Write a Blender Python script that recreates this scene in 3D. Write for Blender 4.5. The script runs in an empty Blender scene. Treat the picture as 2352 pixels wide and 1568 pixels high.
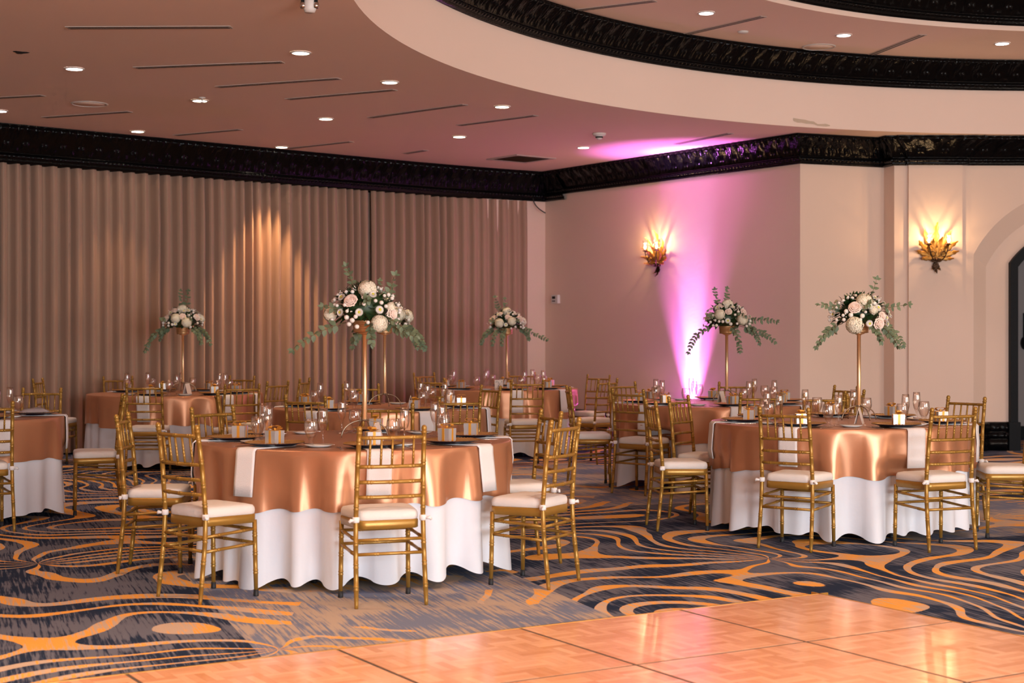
import bpy, math, random
from math import sin, cos, pi, radians as R, sqrt, atan2, hypot
from mathutils import Vector, Matrix

SC = bpy.context.scene
COL = SC.collection
rnd = random.Random(7)

# ------------------------------------------------------------------ camera
cd = bpy.data.cameras.new('camera'); cam = bpy.data.objects.new('camera', cd); COL.objects.link(cam)
cam.location = (0, 0, 1.36); cam.rotation_euler = (R(90), 0, 0)
cd.sensor_width = 36; cd.lens = 36 * 3500 / 2352; cd.shift_y = -12 / 2352
cd.clip_end = 200
cd.dof.use_dof = True; cd.dof.focus_distance = 10.5; cd.dof.aperture_fstop = 3.5
SC.camera = cam

# ------------------------------------------------------------------ materials
def newmat(name):
    m = bpy.data.materials.new(name); m.use_nodes = True
    nt = m.node_tree; return m, nt, nt.nodes['Principled BSDF']
def pbr(name, col, rough=.5, metal=0., noise=0., nscale=8., bump=0., bscale=60., **kw):
    m, nt, b = newmat(name)
    b.inputs['Base Color'].default_value = (*col, 1); b.inputs['Roughness'].default_value = rough
    b.inputs['Metallic'].default_value = metal
    for k, v in kw.items(): b.inputs[k].default_value = v
    if noise or bump:
        tc = nt.nodes.new('ShaderNodeTexCoord')
    if noise:
        n = nt.nodes.new('ShaderNodeTexNoise'); n.inputs['Scale'].default_value = nscale; n.inputs['Detail'].default_value = 4
        nt.links.new(tc.outputs['Object'], n.inputs['Vector'])
        mx = nt.nodes.new('ShaderNodeMix'); mx.data_type = 'RGBA'
        mx.inputs['A'].default_value = tuple(c * (1 - noise) for c in col) + (1,)
        mx.inputs['B'].default_value = tuple(min(1, c * (1 + noise)) for c in col) + (1,)
        nt.links.new(n.outputs['Fac'], mx.inputs['Factor']); nt.links.new(mx.outputs['Result'], b.inputs['Base Color'])
    if bump:
        n2 = nt.nodes.new('ShaderNodeTexNoise'); n2.inputs['Scale'].default_value = bscale; n2.inputs['Detail'].default_value = 3
        nt.links.new(tc.outputs['Object'], n2.inputs['Vector'])
        bp = nt.nodes.new('ShaderNodeBump'); bp.inputs['Strength'].default_value = bump; bp.inputs['Distance'].default_value = .02
        nt.links.new(n2.outputs['Fac'], bp.inputs['Height']); nt.links.new(bp.outputs['Normal'], b.inputs['Normal'])
    return m
def emis(name, col, s):
    m, nt, b = newmat(name)
    b.inputs['Base Color'].default_value = (0, 0, 0, 1)
    b.inputs['Emission Color'].default_value = (*col, 1); b.inputs['Emission Strength'].default_value = s
    return m
def glassmat(name, tint=(1, .97, .95), edge=.85):
    m = bpy.data.materials.new(name); m.use_nodes = True; nt = m.node_tree; nt.nodes.clear()
    o = nt.nodes.new('ShaderNodeOutputMaterial'); mx = nt.nodes.new('ShaderNodeMixShader')
    t = nt.nodes.new('ShaderNodeBsdfTransparent'); t.inputs['Color'].default_value = (*tint, 1)
    g = nt.nodes.new('ShaderNodeBsdfGlossy'); g.inputs['Roughness'].default_value = .04
    lw = nt.nodes.new('ShaderNodeLayerWeight'); lw.inputs['Blend'].default_value = .25
    ma = nt.nodes.new('ShaderNodeMath'); ma.operation = 'MULTIPLY_ADD'; ma.inputs[1].default_value = edge; ma.inputs[2].default_value = .05
    nt.links.new(lw.outputs['Facing'], ma.inputs[0]); nt.links.new(ma.outputs[0], mx.inputs[0])
    nt.links.new(t.outputs[0], mx.inputs[1]); nt.links.new(g.outputs[0], mx.inputs[2]); nt.links.new(mx.outputs[0], o.inputs[0])
    return m

M = dict(
    gold=pbr('gold_paint', (.37, .20, .036), .36, .42, noise=.12, nscale=14),
    rubber=pbr('black_rubber', (.012, .012, .014), .6),
    cushion=pbr('white_cushion', (.78, .73, .68), .75, bump=.15, bscale=30),
    tie=pbr('white_tie', (.80, .77, .75), .8),
    satin=pbr('copper_satin', (.54, .245, .125), .35, .52, noise=.06, nscale=3),
    linen=pbr('white_linen', (.76, .78, .83), .62, bump=.06, bscale=20),
    napkin=pbr('napkin_cloth', (.80, .77, .76), .8, bump=.15, bscale=200),
    charger=pbr('charger_gold', (.80, .47, .13), .32, .9),
    chargerb=pbr('charger_underside', (.02, .018, .035), .3),
    box=pbr('pearl_box', (.56, .54, .54), .28, .45),
    ribbon=pbr('gold_ribbon', (.78, .36, .05), .32, .35),
    china=pbr('white_china', (.82, .78, .74), .18),
    steel=pbr('steel', (.62, .58, .55), .18, 1.0),
    glass=glassmat('clear_glass'),
    pole=pbr('brushed_gold', (.74, .50, .27), .34, .8),
    bowl=pbr('copper_bowl', (.50, .27, .12), .4, .6),
    wirem=pbr('steel_wire', (.35, .28, .2), .3, .8),
    leaf=pbr('dark_leaf', (.022, .055, .014), .5, noise=.4, nscale=30),
    euc=pbr('eucalyptus', (.135, .18, .10), .55, noise=.35, nscale=25),
    stem=pbr('stem_green', (.16, .13, .05), .6),
    cream=pbr('cream_petal', (.90, .82, .64), .6, noise=.08, nscale=40),
    blush=pbr('blush_petal', (.90, .71, .60), .55, noise=.06, nscale=40),
    whitep=pbr('white_petal', (.85, .80, .72), .6),
    yellow=pbr('daisy_centre', (.55, .55, .06), .6),
    card=pbr('card_stock', (.80, .68, .60), .7),
    ink=pbr('grey_ink', (.10, .08, .08), .7),
    tabletop=pbr('plywood_top', (.30, .20, .12), .6, noise=.2),
    tleg=pbr('table_leg_steel', (.14, .14, .15), .4, .6),
    paint=pbr('wall_paint', (.80, .615, .50), .75, noise=.03, nscale=1.2, bump=.03, bscale=25),
    ceil=pbr('ceiling_paint', (.90, .70, .585), .8, noise=.02, nscale=1.5),
    black=pbr('black_lacquer', (.0025, .0025, .003), .18, bump=.22, bscale=38, **{'Specular IOR Level': .15}),
    blackp=pbr('black_trim', (.005, .006, .008), .5, noise=.3, nscale=30, **{'Specular IOR Level': .12}),
    whitetrim=pbr('white_plastic', (.74, .70, .66), .5),
    dark=pbr('dark_void', (.004, .004, .004), .9),
    slot=pbr('slot_metal', (.50, .42, .37), .6),
    bronze=pbr('dark_bronze', (.06, .03, .014), .35, .7),
    gleaf=pbr('gilt_leaf', (.44, .215, .045), .42, .6, noise=.35, nscale=40),
    bulb=emis('bulb_glow', (1, .70, .36), 18),
    lampdisc=emis('downlight_glow', (1, .86, .62), 26),
    lampcool=emis('downlight_glow_cool', (1, .86, .86), 26),
    crack=pbr('crack_filler', (.60, .46, .34), .9),
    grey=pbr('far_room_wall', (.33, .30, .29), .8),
    trimgold=pbr('edge_brass', (.62, .33, .06), .32, .7),
    base=pbr('floor_base', (.09, .06, .045), .7),
    silver=pbr('silver_satin', (.62, .60, .62), .3, .6),
)
# curtain : woven, slightly translucent
m, nt, b = newmat('curtain_fabric'); M['curtain'] = m
b.inputs['Base Color'].default_value = (.42, .265, .185, 1); b.inputs['Roughness'].default_value = .85
b.inputs['Sheen Weight'].default_value = .2

# ---- node helper
def N(nt, t, **kw):
    n = nt.nodes.new('ShaderNode' + t)
    for k, v in kw.items():
        if k in ('op',): n.operation = v
        elif k == 'dt': n.data_type = v
        elif k.startswith('i'): 
            key = k[1:]
            n.inputs[int(key) if key.isdigit() else key.replace('_', ' ')].default_value = v
    return n
def math_(nt, op, a, b=None, c=None, clamp=False):
    n = nt.nodes.new('ShaderNodeMath'); n.operation = op; n.use_clamp = clamp
    for i, v in enumerate((a, b, c)):
        if v is None: continue
        if isinstance(v, (int, float)): n.inputs[i].default_value = v
        else: nt.links.new(v, n.inputs[i])
    return n.outputs[0]
def mixc(nt, f, a, b):
    n = nt.nodes.new('ShaderNodeMix'); n.data_type = 'RGBA'
    for nm, v in (('Factor', f), ('A', a), ('B', b)):
        if isinstance(v, tuple): n.inputs[nm].default_value = (*v, 1)
        elif isinstance(v, (int, float)): n.inputs[nm].default_value = v
        else: nt.links.new(v, n.inputs[nm])
    return n.outputs['Result']
def mapping(nt, vec, rot=0, scale=(1, 1, 1), loc=(0, 0, 0)):
    n = nt.nodes.new('ShaderNodeMapping'); n.inputs['Rotation'].default_value = (0, 0, rot)
    n.inputs['Scale'].default_value = scale; n.inputs['Location'].default_value = loc
    nt.links.new(vec, n.inputs['Vector']); return n.outputs[0]
def noise_(nt, vec, scale, detail=2, rough=.5, out='Fac'):
    n = nt.nodes.new('ShaderNodeTexNoise'); n.inputs['Scale'].default_value = scale; n.inputs['Detail'].default_value = detail
    n.inputs['Roughness'].default_value = rough; nt.links.new(vec, n.inputs['Vector']); return n.outputs[out]
def sstep(nt, v, lo, hi):
    n = nt.nodes.new('ShaderNodeMapRange'); n.interpolation_type = 'SMOOTHSTEP'
    n.inputs['From Min'].default_value = lo; n.inputs['From Max'].default_value = hi
    nt.links.new(v, n.inputs['Value']); return n.outputs['Result']

def carpet_material():
    m, nt, b = newmat('patterned_carpet'); L = nt.links.new
    tc = nt.nodes.new('ShaderNodeTexCoord'); P = tc.outputs['Object']
    warp = noise_(nt, P, .8, 2, .5, 'Color')
    vm = nt.nodes.new('ShaderNodeVectorMath'); vm.operation = 'MULTIPLY_ADD'
    L(warp, vm.inputs[0]); vm.inputs[1].default_value = (.9, .9, 0); L(P, vm.inputs[2])
    wx_ = nt.nodes.new('ShaderNodeSeparateXYZ'); L(vm.outputs[0], wx_.inputs[0])
    low = noise_(nt, P, .38, 1.5, .45)
    f = math_(nt, 'MULTIPLY', low, 26)
    for hx, hy, n in ((1.51, 9.28, 9), (-2.88, 9.1, 9), (-1.0, 6.6, -6), (3.75, 11.6, -7), (.4, 13.3, 7), (-3.2, 13.7, -8), (2.5, 7.0, -6), (-4.6, 7.2, -7), (-1.2, 11.2, -7), (-6, 11.5, 7), (5.8, 9, 7), (4.8, 15, 7), (-2.2, 16.5, 7), (1.6, 17, -7), (.2, 4.5, 6)):
        an = math_(nt, 'ARCTAN2', math_(nt, 'SUBTRACT', wx_.outputs[1], hy + .45), math_(nt, 'SUBTRACT', wx_.outputs[0], hx + .45))
        f = math_(nt, 'MULTIPLY_ADD', an, round(n * 1.35) / (2 * pi), f)
    fr = math_(nt, 'ABSOLUTE', math_(nt, 'SUBTRACT', math_(nt, 'FRACT', f), .5))       # 0 on a line
    wv = noise_(nt, P, 1.1, 2)
    width = math_(nt, 'MULTIPLY_ADD', sstep(nt, wv, .38, .70), .18, .095)
    line = math_(nt, 'SUBTRACT', width, fr)
    # fraying along the weave direction
    sA = nt.nodes.new('ShaderNodeSeparateXYZ'); L(P, sA.inputs[0])
    uu = math_(nt, 'ADD', math_(nt, 'MULTIPLY', sA.outputs[0], .94), math_(nt, 'MULTIPLY', sA.outputs[1], .34))
    vv = math_(nt, 'ADD', math_(nt, 'MULTIPLY', sA.outputs[0], -.34), math_(nt, 'MULTIPLY', sA.outputs[1], .94))
    cA = nt.nodes.new('ShaderNodeCombineXYZ'); L(uu, cA.inputs[0]); L(vv, cA.inputs[1])
    streak = noise_(nt, mapping(nt, cA.outputs[0], 0, (62, 2.6, 1)), 1.0, 4, .62)
    fine = noise_(nt, mapping(nt, cA.outputs[0], 0, (110, 14, 1)), 1.0, 2, .6)
    line2 = math_(nt, 'ADD', line, math_(nt, 'MULTIPLY', math_(nt, 'SUBTRACT', fine, .5), .035))
    lm = sstep(nt, line2, -.008, .008)
    # strip with light ground
    def band(x, lo, hi): return math_(nt, 'MULTIPLY', math_(nt, 'GREATER_THAN', x, lo), math_(nt, 'LESS_THAN', x, hi))
    s1 = math_(nt, 'MULTIPLY', band(uu, 1.2, 2.97), band(vv, 2, 9.6))
    s2 = math_(nt, 'MULTIPLY', band(uu, 4.6, 6.4), band(vv, 11.2, 15.2))
    s3 = math_(nt, 'MULTIPLY', band(uu, 6.0, 9), band(vv, 8.6, 10.6))
    light = math_(nt, 'MAXIMUM', s1, math_(nt, 'MAXIMUM', s2, s3))
    patch = noise_(nt, P, 1.6, 3, .6)
    sfac = sstep(nt, math_(nt, 'ADD', streak, math_(nt, 'MULTIPLY', math_(nt, 'SUBTRACT', patch, .5), .9)), .42, .58)
    dark = mixc(nt, math_(nt, 'MULTIPLY', sfac, .85), (.016, .028, .062), (.160, .166, .215))
    lgt = mixc(nt, sfac, (.165, .195, .290), (.43, .345, .285))
    ground = mixc(nt, light, dark, lgt)
    of = sstep(nt, math_(nt, 'ADD', streak, math_(nt, 'MULTIPLY', math_(nt, 'SUBTRACT', noise_(nt, P, 2.3, 2), .5), .8)), .40, .56)
    lcol = mixc(nt, of, (.52, .40, .315), (.82, .38, .075))
    lm2 = math_(nt, 'MULTIPLY', lm, math_(nt, 'SUBTRACT', 1, math_(nt, 'MULTIPLY', light, math_(nt, 'GREATER_THAN', noise_(nt, P, .9, 1), .52))))
    colr = mixc(nt, lm2, ground, lcol)
    pile = math_(nt, 'MULTIPLY_ADD', noise_(nt, P, 260, 1), .5, .75)
    mm = nt.nodes.new('ShaderNodeMix'); mm.data_type = 'RGBA'; mm.blend_type = 'MULTIPLY'; mm.inputs['Factor'].default_value = 1
    L(colr, mm.inputs['A']); L(pile, mm.inputs['B'])
    L(mm.outputs['Result'], b.inputs['Base Color']); b.inputs['Roughness'].default_value = .95
    b.inputs['Specular IOR Level'].default_value = .1
    return m
M['carpet'] = carpet_material()

def parquet_material():
    m, nt, b = newmat('parquet_wood'); L = nt.links.new
    tc = nt.nodes.new('ShaderNodeTexCoord'); sp = nt.nodes.new('ShaderNodeSeparateXYZ'); L(tc.outputs['Object'], sp.inputs[0])
    S = 1 / .1524
    X = math_(nt, 'MULTIPLY', sp.outputs[0], S); Y = math_(nt, 'MULTIPLY', sp.outputs[1], S)
    fx, fy = math_(nt, 'FLOOR', X), math_(nt, 'FLOOR', Y)
    par = math_(nt, 'MODULO', math_(nt, 'ABSOLUTE', math_(nt, 'ADD', fx, fy)), 2)
    a = math_(nt, 'FRACT', X); c = math_(nt, 'FRACT', Y)
    t = math_(nt, 'ADD', math_(nt, 'MULTIPLY', a, par), math_(nt, 'MULTIPLY', c, math_(nt, 'SUBTRACT', 1, par)))
    st = math_(nt, 'MULTIPLY', t, 4); sid = math_(nt, 'FLOOR', st)
    cb = nt.nodes.new('ShaderNodeCombineXYZ')
    L(math_(nt, 'MULTIPLY_ADD', fx, 1.0, sid), cb.inputs[0]); L(math_(nt, 'MULTIPLY_ADD', fy, 3.7, math_(nt, 'MULTIPLY', sid, 1.31)), cb.inputs[1])
    oi = nt.nodes.new('ShaderNodeObjectInfo'); L(oi.outputs['Random'], cb.inputs[2])
    wn = nt.nodes.new('ShaderNodeTexWhiteNoise'); L(cb.outputs[0], wn.inputs['Vector'])
    gr = noise_(nt, tc.outputs['Object'], 35, 3)
    fac = math_(nt, 'MULTIPLY_ADD', gr, .35, math_(nt, 'MULTIPLY', wn.outputs['Value'], .75))
    col = mixc(nt, fac, (.66, .270, .115), (.93, .51, .30))
    edge = math_(nt, 'GREATER_THAN', math_(nt, 'ABSOLUTE', math_(nt, 'SUBTRACT', math_(nt, 'FRACT', st), .5)), .47)
    col = mixc(nt, math_(nt, 'MULTIPLY', edge, .35), col, (.35, .13, .05))
    L(col, b.inputs['Base Color']); b.inputs['Roughness'].default_value = .22
    b.inputs['Coat Weight'].default_value = .4; b.inputs['Coat Roughness'].default_value = .12
    return m
M['parquet'] = parquet_material()

# ------------------------------------------------------------------ mesh builder
class MB:
    def __init__(s): s.v = []; s.f = []; s.mi = []; s.m = 0; s.sm = []; s.flat = False
    def add(s, vs, fs):
        o = len(s.v); s.v += [tuple(x) for x in vs]
        for f in fs: s.f.append(tuple(i + o for i in f)); s.mi.append(s.m); s.sm.append(not s.flat)
    def box(s, x0, y0, z0, x1, y1, z1, mat=None):
        s.flat, old = True, s.flat
        vs = [Vector(p) for p in ((x0, y0, z0), (x1, y0, z0), (x1, y1, z0), (x0, y1, z0), (x0, y0, z1), (x1, y0, z1), (x1, y1, z1), (x0, y1, z1))]
        if mat is not None: vs = [mat @ p for p in vs]
        s.add(vs, [(0, 3, 2, 1), (4, 5, 6, 7), (0, 1, 5, 4), (1, 2, 6, 5), (2, 3, 7, 6), (3, 0, 4, 7)]); s.flat = old
    def lathe(s, prof, n=24, c=(0, 0, 0), cap=True, mod=None):
        vs = []; k = len(prof)
        for i in range(n):
            a = 2 * pi * i / n
            for j, (r, z) in enumerate(prof):
                rr, zz = (r, z) if mod is None else mod(a, j, r, z)
                vs.append((c[0] + rr * cos(a), c[1] + rr * sin(a), c[2] + zz))
        fs = []
        for i in range(n):
            i2 = (i + 1) % n
            for j in range(k - 1): fs.append((i * k + j, i2 * k + j, i2 * k + j + 1, i * k + j + 1))
        if cap:
            if prof[0][0] > 1e-5: fs.append(tuple(i * k for i in range(n))[::-1])
            if prof[-1][0] > 1e-5: fs.append(tuple(i * k + k - 1 for i in range(n)))
        s.add(vs, fs)
    def tube(s, pts, r, n=8, cap=True):
        pts = [Vector(p) for p in pts]; k = len(pts)
        rs = r if isinstance(r, (list, tuple)) else [r] * k
        vs = []; up = None
        for i, p in enumerate(pts):
            t = (pts[min(i + 1, k - 1)] - pts[max(i - 1, 0)])
            t = t.normalized() if t.length > 1e-9 else Vector((0, 0, 1))
            if up is None:
                up = Vector((1, 0, 0)) if abs(t.x) < .8 else Vector((0, 1, 0))
            a = (up - t * up.dot(t)).normalized(); up = a; bb = t.cross(a)
            for q in range(n):
                th = 2 * pi * q / n
                vs.append(p + (a * cos(th) + bb * sin(th)) * rs[i])
        fs = []
        for i in range(k - 1):
            for q in range(n):
                q2 = (q + 1) % n; fs.append((i * n + q, i * n + q2, (i + 1) * n + q2, (i + 1) * n + q))
        if cap: fs.append(tuple(range(n))[::-1]); fs.append(tuple((k - 1) * n + q for q in range(n)))
        s.add(vs, fs)
    def grid(s, rows):
        k = len(rows[0]); vs = [p for r in rows for p in r]; fs = []
        for i in range(len(rows) - 1):
            for j in range(k - 1): fs.append((i * k + j, i * k + j + 1, (i + 1) * k + j + 1, (i + 1) * k + j))
        s.add(vs, fs)
    def loops(s, loops, cap0=True, cap1=True):
        n = len(loops[0]); vs = [p for l in loops for p in l]; fs = []
        for i in range(len(loops) - 1):
            for j in range(n):
                j2 = (j + 1) % n; fs.append((i * n + j, i * n + j2, (i + 1) * n + j2, (i + 1) * n + j))
        if cap0: fs.append(tuple(range(n))[::-1])
        if cap1: fs.append(tuple((len(loops) - 1) * n + j for j in range(n)))
        s.add(vs, fs)
    def mesh(s, name, mats):
        me = bpy.data.meshes.new(name); me.from_pydata(s.v, [], s.f)
        for m in (mats if isinstance(mats, (list, tuple)) else [mats]): me.materials.append(M[m])
        me.polygons.foreach_set('material_index', s.mi); me.polygons.foreach_set('use_smooth', s.sm)
        me.update(); return me
    def obj(s, name, mats, parent=None):
        return link(name, s.mesh(name, mats), parent)
def link(name, data, parent=None, loc=None, rot=None):
    o = bpy.data.objects.new(name, data); COL.objects.link(o)
    if parent: o.parent = parent
    if loc: o.location = loc
    if rot: o.rotation_euler = rot
    return o
LABELS = set()
def tag(o, label, cat, group=None):
    n = len(label.split()); assert 4 <= n <= 16, (n, label)
    assert label not in LABELS, label
    LABELS.add(label); o['label'] = label; o['category'] = cat
    if group: o['group'] = group
    return o
def empty(name, loc=(0, 0, 0), rz=0):
    o = link(name, None, None, loc, (0, 0, rz)); o.empty_display_size = .1; return o
def struct(o): o['kind'] = 'structure'; return o
KIDS = {}
def copy_tree(o, parent=None):
    c = o.copy(); COL.objects.link(c)
    if parent: c.parent = parent
    for ch in o.children: copy_tree(ch, c)
    return c
def bamboo(a, b, r, rings, n=8, mid=None):
    """points + radii of a turned 'bamboo' rod from a to b, bowed through mid"""
    a, b = Vector(a), Vector(b); L = (b - a).length; ts = {0: r, 1: r}
    e = .0035 / L
    for t in rings:
        for dt in (-.0075 / L, .0075 / L):
            ts[t + dt - e] = r; ts[t + dt] = r * 1.22; ts[t + dt + e] = r
    if mid is not None:
        for q in range(1, 8): ts.setdefault(q / 8, r)
    pts, rs = [], []
    for t in sorted(ts):
        p = a.lerp(b, t)
        if mid is not None: p = p + Vector(mid) * (4 * t * (1 - t))
        pts.append(p); rs.append(ts[t])
    return pts, rs

# ------------------------------------------------------------------ chiavari chair
def post_y(z): # rear post profile
    P = [(0, -.200), (.30, -.166), (.45, -.160), (.70, -.180), (.91, -.210)]
    for (z0, y0), (z1, y1) in zip(P, P[1:]):
        if z <= z1: return y0 + (y1 - y0) * (z - z0) / (z1 - z0)
    return P[-1][1]
def post_x(z): return .181 - .014 * z / .91
def build_chair():
    root = empty('chiavari_chair')
    for s in (-1, 1):
        zs = {0: .0095, .02: .0105}
        for zz in (.10, .21, .32, .50, .60, .72, .83):
            for dz in (-.008, .008): zs[zz + dz - .003] = .0128; zs[zz + dz] = .0155; zs[zz + dz + .003] = .0128
        for z in (.15, .26, .40, .45, .55, .66, .78): zs[z] = .0128
        zs.update({.872: .0128, .874: .0155, .880: .0155, .882: .0120, .886: .0120, .890: .0145, .900: .0145, .908: .011, .912: .005})
        mb = MB(); pts = [(s * post_x(z), post_y(z), z) for z in sorted(zs)]
        mb.tube(pts, [zs[z] for z in sorted(zs)], 10); mb.obj('back_post', 'gold', root)
        # front leg
        mb = MB(); pts, rs = bamboo((s * .182, .157, .012), (s * .178, .150, .40), .0125, (.30, .55, .80), 10)
        rs[0] = .0105; mb.tube(pts, rs, 10); lg = mb.obj('front_leg', 'gold', root)
        mb = MB(); mb.lathe([(.0135, 0), (.0145, .004), (.0135, .034), (.0, .034)], 10, (s * .182, .157, 0)); mb.obj('foot_cap', 'rubber', lg)
        mb = MB(); c = (s * post_x(.45), post_y(.45), .425)
        mb.lathe([(.0145, 0), (.0185, .003), (.0185, .026), (.0145, .029)], 10, c)
        mb.tube([(c[0] + s * .012, c[1] - .012, .437), (c[0] + s * .030, c[1] - .02, .440), (c[0] + s * .040, c[1] - .018, .430)], [.006, .010, .007], 6)
        mb.obj('cushion_tie', 'tie', root)
        for z in (.345, .27):
            mb = MB(); p0 = (s * post_x(z), post_y(z), z - .008); p1 = (s * (.182 - .004 * z / .4), .157 - .007 * z / .4, z + .008)
            pts, rs = bamboo(p0, p1, .0085, (.25, .75)); mb.tube(pts, rs, 8); mb.obj('stretcher', 'gold', root)
    for z in (.335, .265):
        mb = MB(); pts, rs = bamboo((-post_x(z), post_y(z), z), (post_x(z), post_y(z), z), .0085, (.3, .7)); mb.tube(pts, rs, 8); mb.obj('stretcher', 'gold', root)
        mb = MB(); x = .182 - .004 * z / .4; pts, rs = bamboo((-x, .152, z + .015), (x, .152, z + .015), .0085, (.3, .7)); mb.tube(pts, rs, 8); mb.obj('stretcher', 'gold', root)
    for nm, z in (('top_rail', .852), ('back_rail', .706), ('back_rail', .628), ('back_rail', .552)):
        mb = MB(); pts, rs = bamboo((-post_x(z), post_y(z), z), (post_x(z), post_y(z), z), .0098, (.18, .5, .82), mid=(0, -.022, 0)); mb.tube(pts, rs, 8)
        mb.obj(nm, 'gold', root)
    for k in range(5):
        t = (k + 1) / 6; q = 4 * t * (1 - t) * -.022
        x0 = -post_x(.706) + 2 * post_x(.706) * t; x1 = -post_x(.852) + 2 * post_x(.852) * t
        mb = MB(); pts, rs = bamboo((x0, post_y(.706) + q, .706), (x1, post_y(.852) + q, .852), .0062, (.34, .58)); mb.tube(pts, rs, 8); mb.obj('spindle', 'gold', root)
    def outline(sc, z, dy=0):
        out = []; hb, hf, yb, yf, r = .160, .188, -.156, .168, .042
        for cx, cy, a0, hw in ((hf - r, yf - r, 0, 0), (-(hf - r), yf - r, 90, 0), (-(hb - r), yb + r, 180, 0), (hb - r, yb + r, 270, 0)):
            for q in range(5):
                a = R(a0 + 90 * q / 4); out.append(((cx + r * cos(a)) * sc, (cy + r * sin(a)) * sc + dy, z))
        return out
    mb = MB(); mb.loops([outline(.965, .386), outline(1.0, .390), outline(1.0, .428), outline(.97, .432)]); 
    mb.obj('seat_frame', 'gold', root)
    mb = MB(); mb.loops([outline(.955, .430), outline(.985, .435), outline(.995, .452), outline(.985, .466), outline(.95, .477), outline(.80, .484), outline(.4, .487)])
    mb.obj('seat_cushion', 'cushion', root)
    return root

# ------------------------------------------------------------------ table layout (world metres)
TR, TZ = .915, .76
TAB = [  # phrase, x, y, setting angles
    ('the front table', -.93, 9.02, [237, 188, 152, 284, 327, 12, 83]),
    ('the right-hand table', 2.35, 10.88, [184, 236, 289, 337, 45, 84, 136]),
    ('the middle table', -1.12, 13.08, [237, 172, 109, 298, 33, 350]),
    ('the curtain-side table', -3.6, 16.3, [150, 115, 262, 72, 317, 348]),
    ('corner table six', -.15, 17.9, [158, 231, 283, 322, 23, 85]),
    ('the purple-lit table', 1.86, 13.98, [275, 320, 222, 180, 140, 85, 15]),
    ('the half-cropped table', -4.36, 11.6, [75, 12, 318]),
]
POS = ['right end', 'right end toward back', 'far side right', 'far side', 'far side left', 'left end toward back',
       'left end', 'left end toward front', 'near side left', 'near side', 'near side right', 'right end toward front']
SHORT = ['right end', 'back right', 'far right', 'far side', 'far left', 'back left', 'left end', 'front left', 'near left', 'near side', 'near right', 'front right']
def posname(angs, short=False):
    """twelve-way seat names, made unique round one table"""
    used, out = set(), []
    for a in angs:
        k = int(round((a % 360) / 30)) % 12
        for d in (0, 1, -1, 2, -2):
            if (k + d) % 12 not in used: k = (k + d) % 12; break
        used.add(k); out.append((SHORT if short else POS)[k])
    return out

class Drape:
    """fold function shared by both cloths of one table"""
    def __init__(s, seed):
        r = random.Random(seed)
        s.c = [(k, r.uniform(.4, 1) / (1 + abs(k - 19) * .13), r.uniform(0, 2 * pi)) for k in range(7, 34)]
        s.hem = [(k, r.uniform(.3, 1), r.uniform(0, 2 * pi)) for k in (2, 3, 4, 5)]
        s.push = [0.0] * s.NP
        mx = max(abs(s.raw(2 * pi * i / 720)) for i in range(720)); s.k = 1 / mx
    def raw(s, a): return sum(w * cos(k * a + p) for k, w, p in s.c)
    def F(s, a):
        f = s.raw(a) * s.k
        return math.copysign(abs(f) ** .75, f)
    def H(s, a): return sum(w * cos(k * a + p) for k, w, p in s.hem) / 2.4
    def r(s, a, d):
        w = min(1, max(0, (d - .17) / .10)); w = w * w * (3 - 2 * w)
        i = a / (2 * pi) * s.NP; j = int(math.floor(i)); f = i - j
        p = s.push[j % s.NP] * (1 - f) + s.push[(j + 1) % s.NP] * f
        return TR + .006 + .014 * d + .088 * d ** .75 * s.F(a) - p * w
    NP = 360
    def settle(s, cx, cy, chairs):
        """cloth is pressed in where a chair stands against it"""
        raw = [0.0] * s.NP
        for x, y, a in chairs:
            A = R(a); ox, oy = x + cos(A) * .2 - cx, y + sin(A) * .2 - cy
            for i in range(s.NP):
                b = 2 * pi * i / s.NP; q = 0.0
                while q < .30:
                    rr = TR + .09 - q; px, py = rr * cos(b) - ox, rr * sin(b) - oy
                    fy = px * cos(A) + py * sin(A); fx = -px * sin(A) + py * cos(A)
                    if abs(fx) < .225 and -.24 < fy < .20: q += .01
                    elif q == 0 and False: break
                    else: break
                # the cloth must stay on the table side of the chair
                if q > 0: raw[i] = max(raw[i], min(.30, q - .03))
        mx = [max(raw[(i + k) % s.NP] for k in (-2, -1, 0, 1, 2)) for i in range(s.NP)]
        s.push = [sum(mx[(i + k) % s.NP] * w for k, w in zip(range(-4, 5), (1, 2, 3, 4, 5, 4, 3, 2, 1))) / 25 for i in range(s.NP)]
def cloth(dr, top, drop, off, wob, n=420, rows=14):
    mb = MB(); rings = []
    for rr in (.02, .5, .85, .895, .909): rings.append([(rr * cos(2 * pi * i / n), rr * sin(2 * pi * i / n), top) for i in range(n)])
    for d, o in ((.002, .002), (.006, .004)):
        rings.append([((TR + o + off) * cos(2 * pi * i / n), (TR + o + off) * sin(2 * pi * i / n), top - d) for i in range(n)])
    for q in range(1, rows + 1):
        ring = []
        for i in range(n):
            a = 2 * pi * i / n; d = .012 + (drop + wob * dr.H(a) + .03 * dr.F(a) * drop / .35 * .6 - .012) * q / rows
            r = dr.r(a, d) + off
            ring.append((r * cos(a), r * sin(a), top - d))
        rings.append(ring)
    mb.loops(rings[::-1], cap0=False, cap1=True)
    return mb

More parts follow.
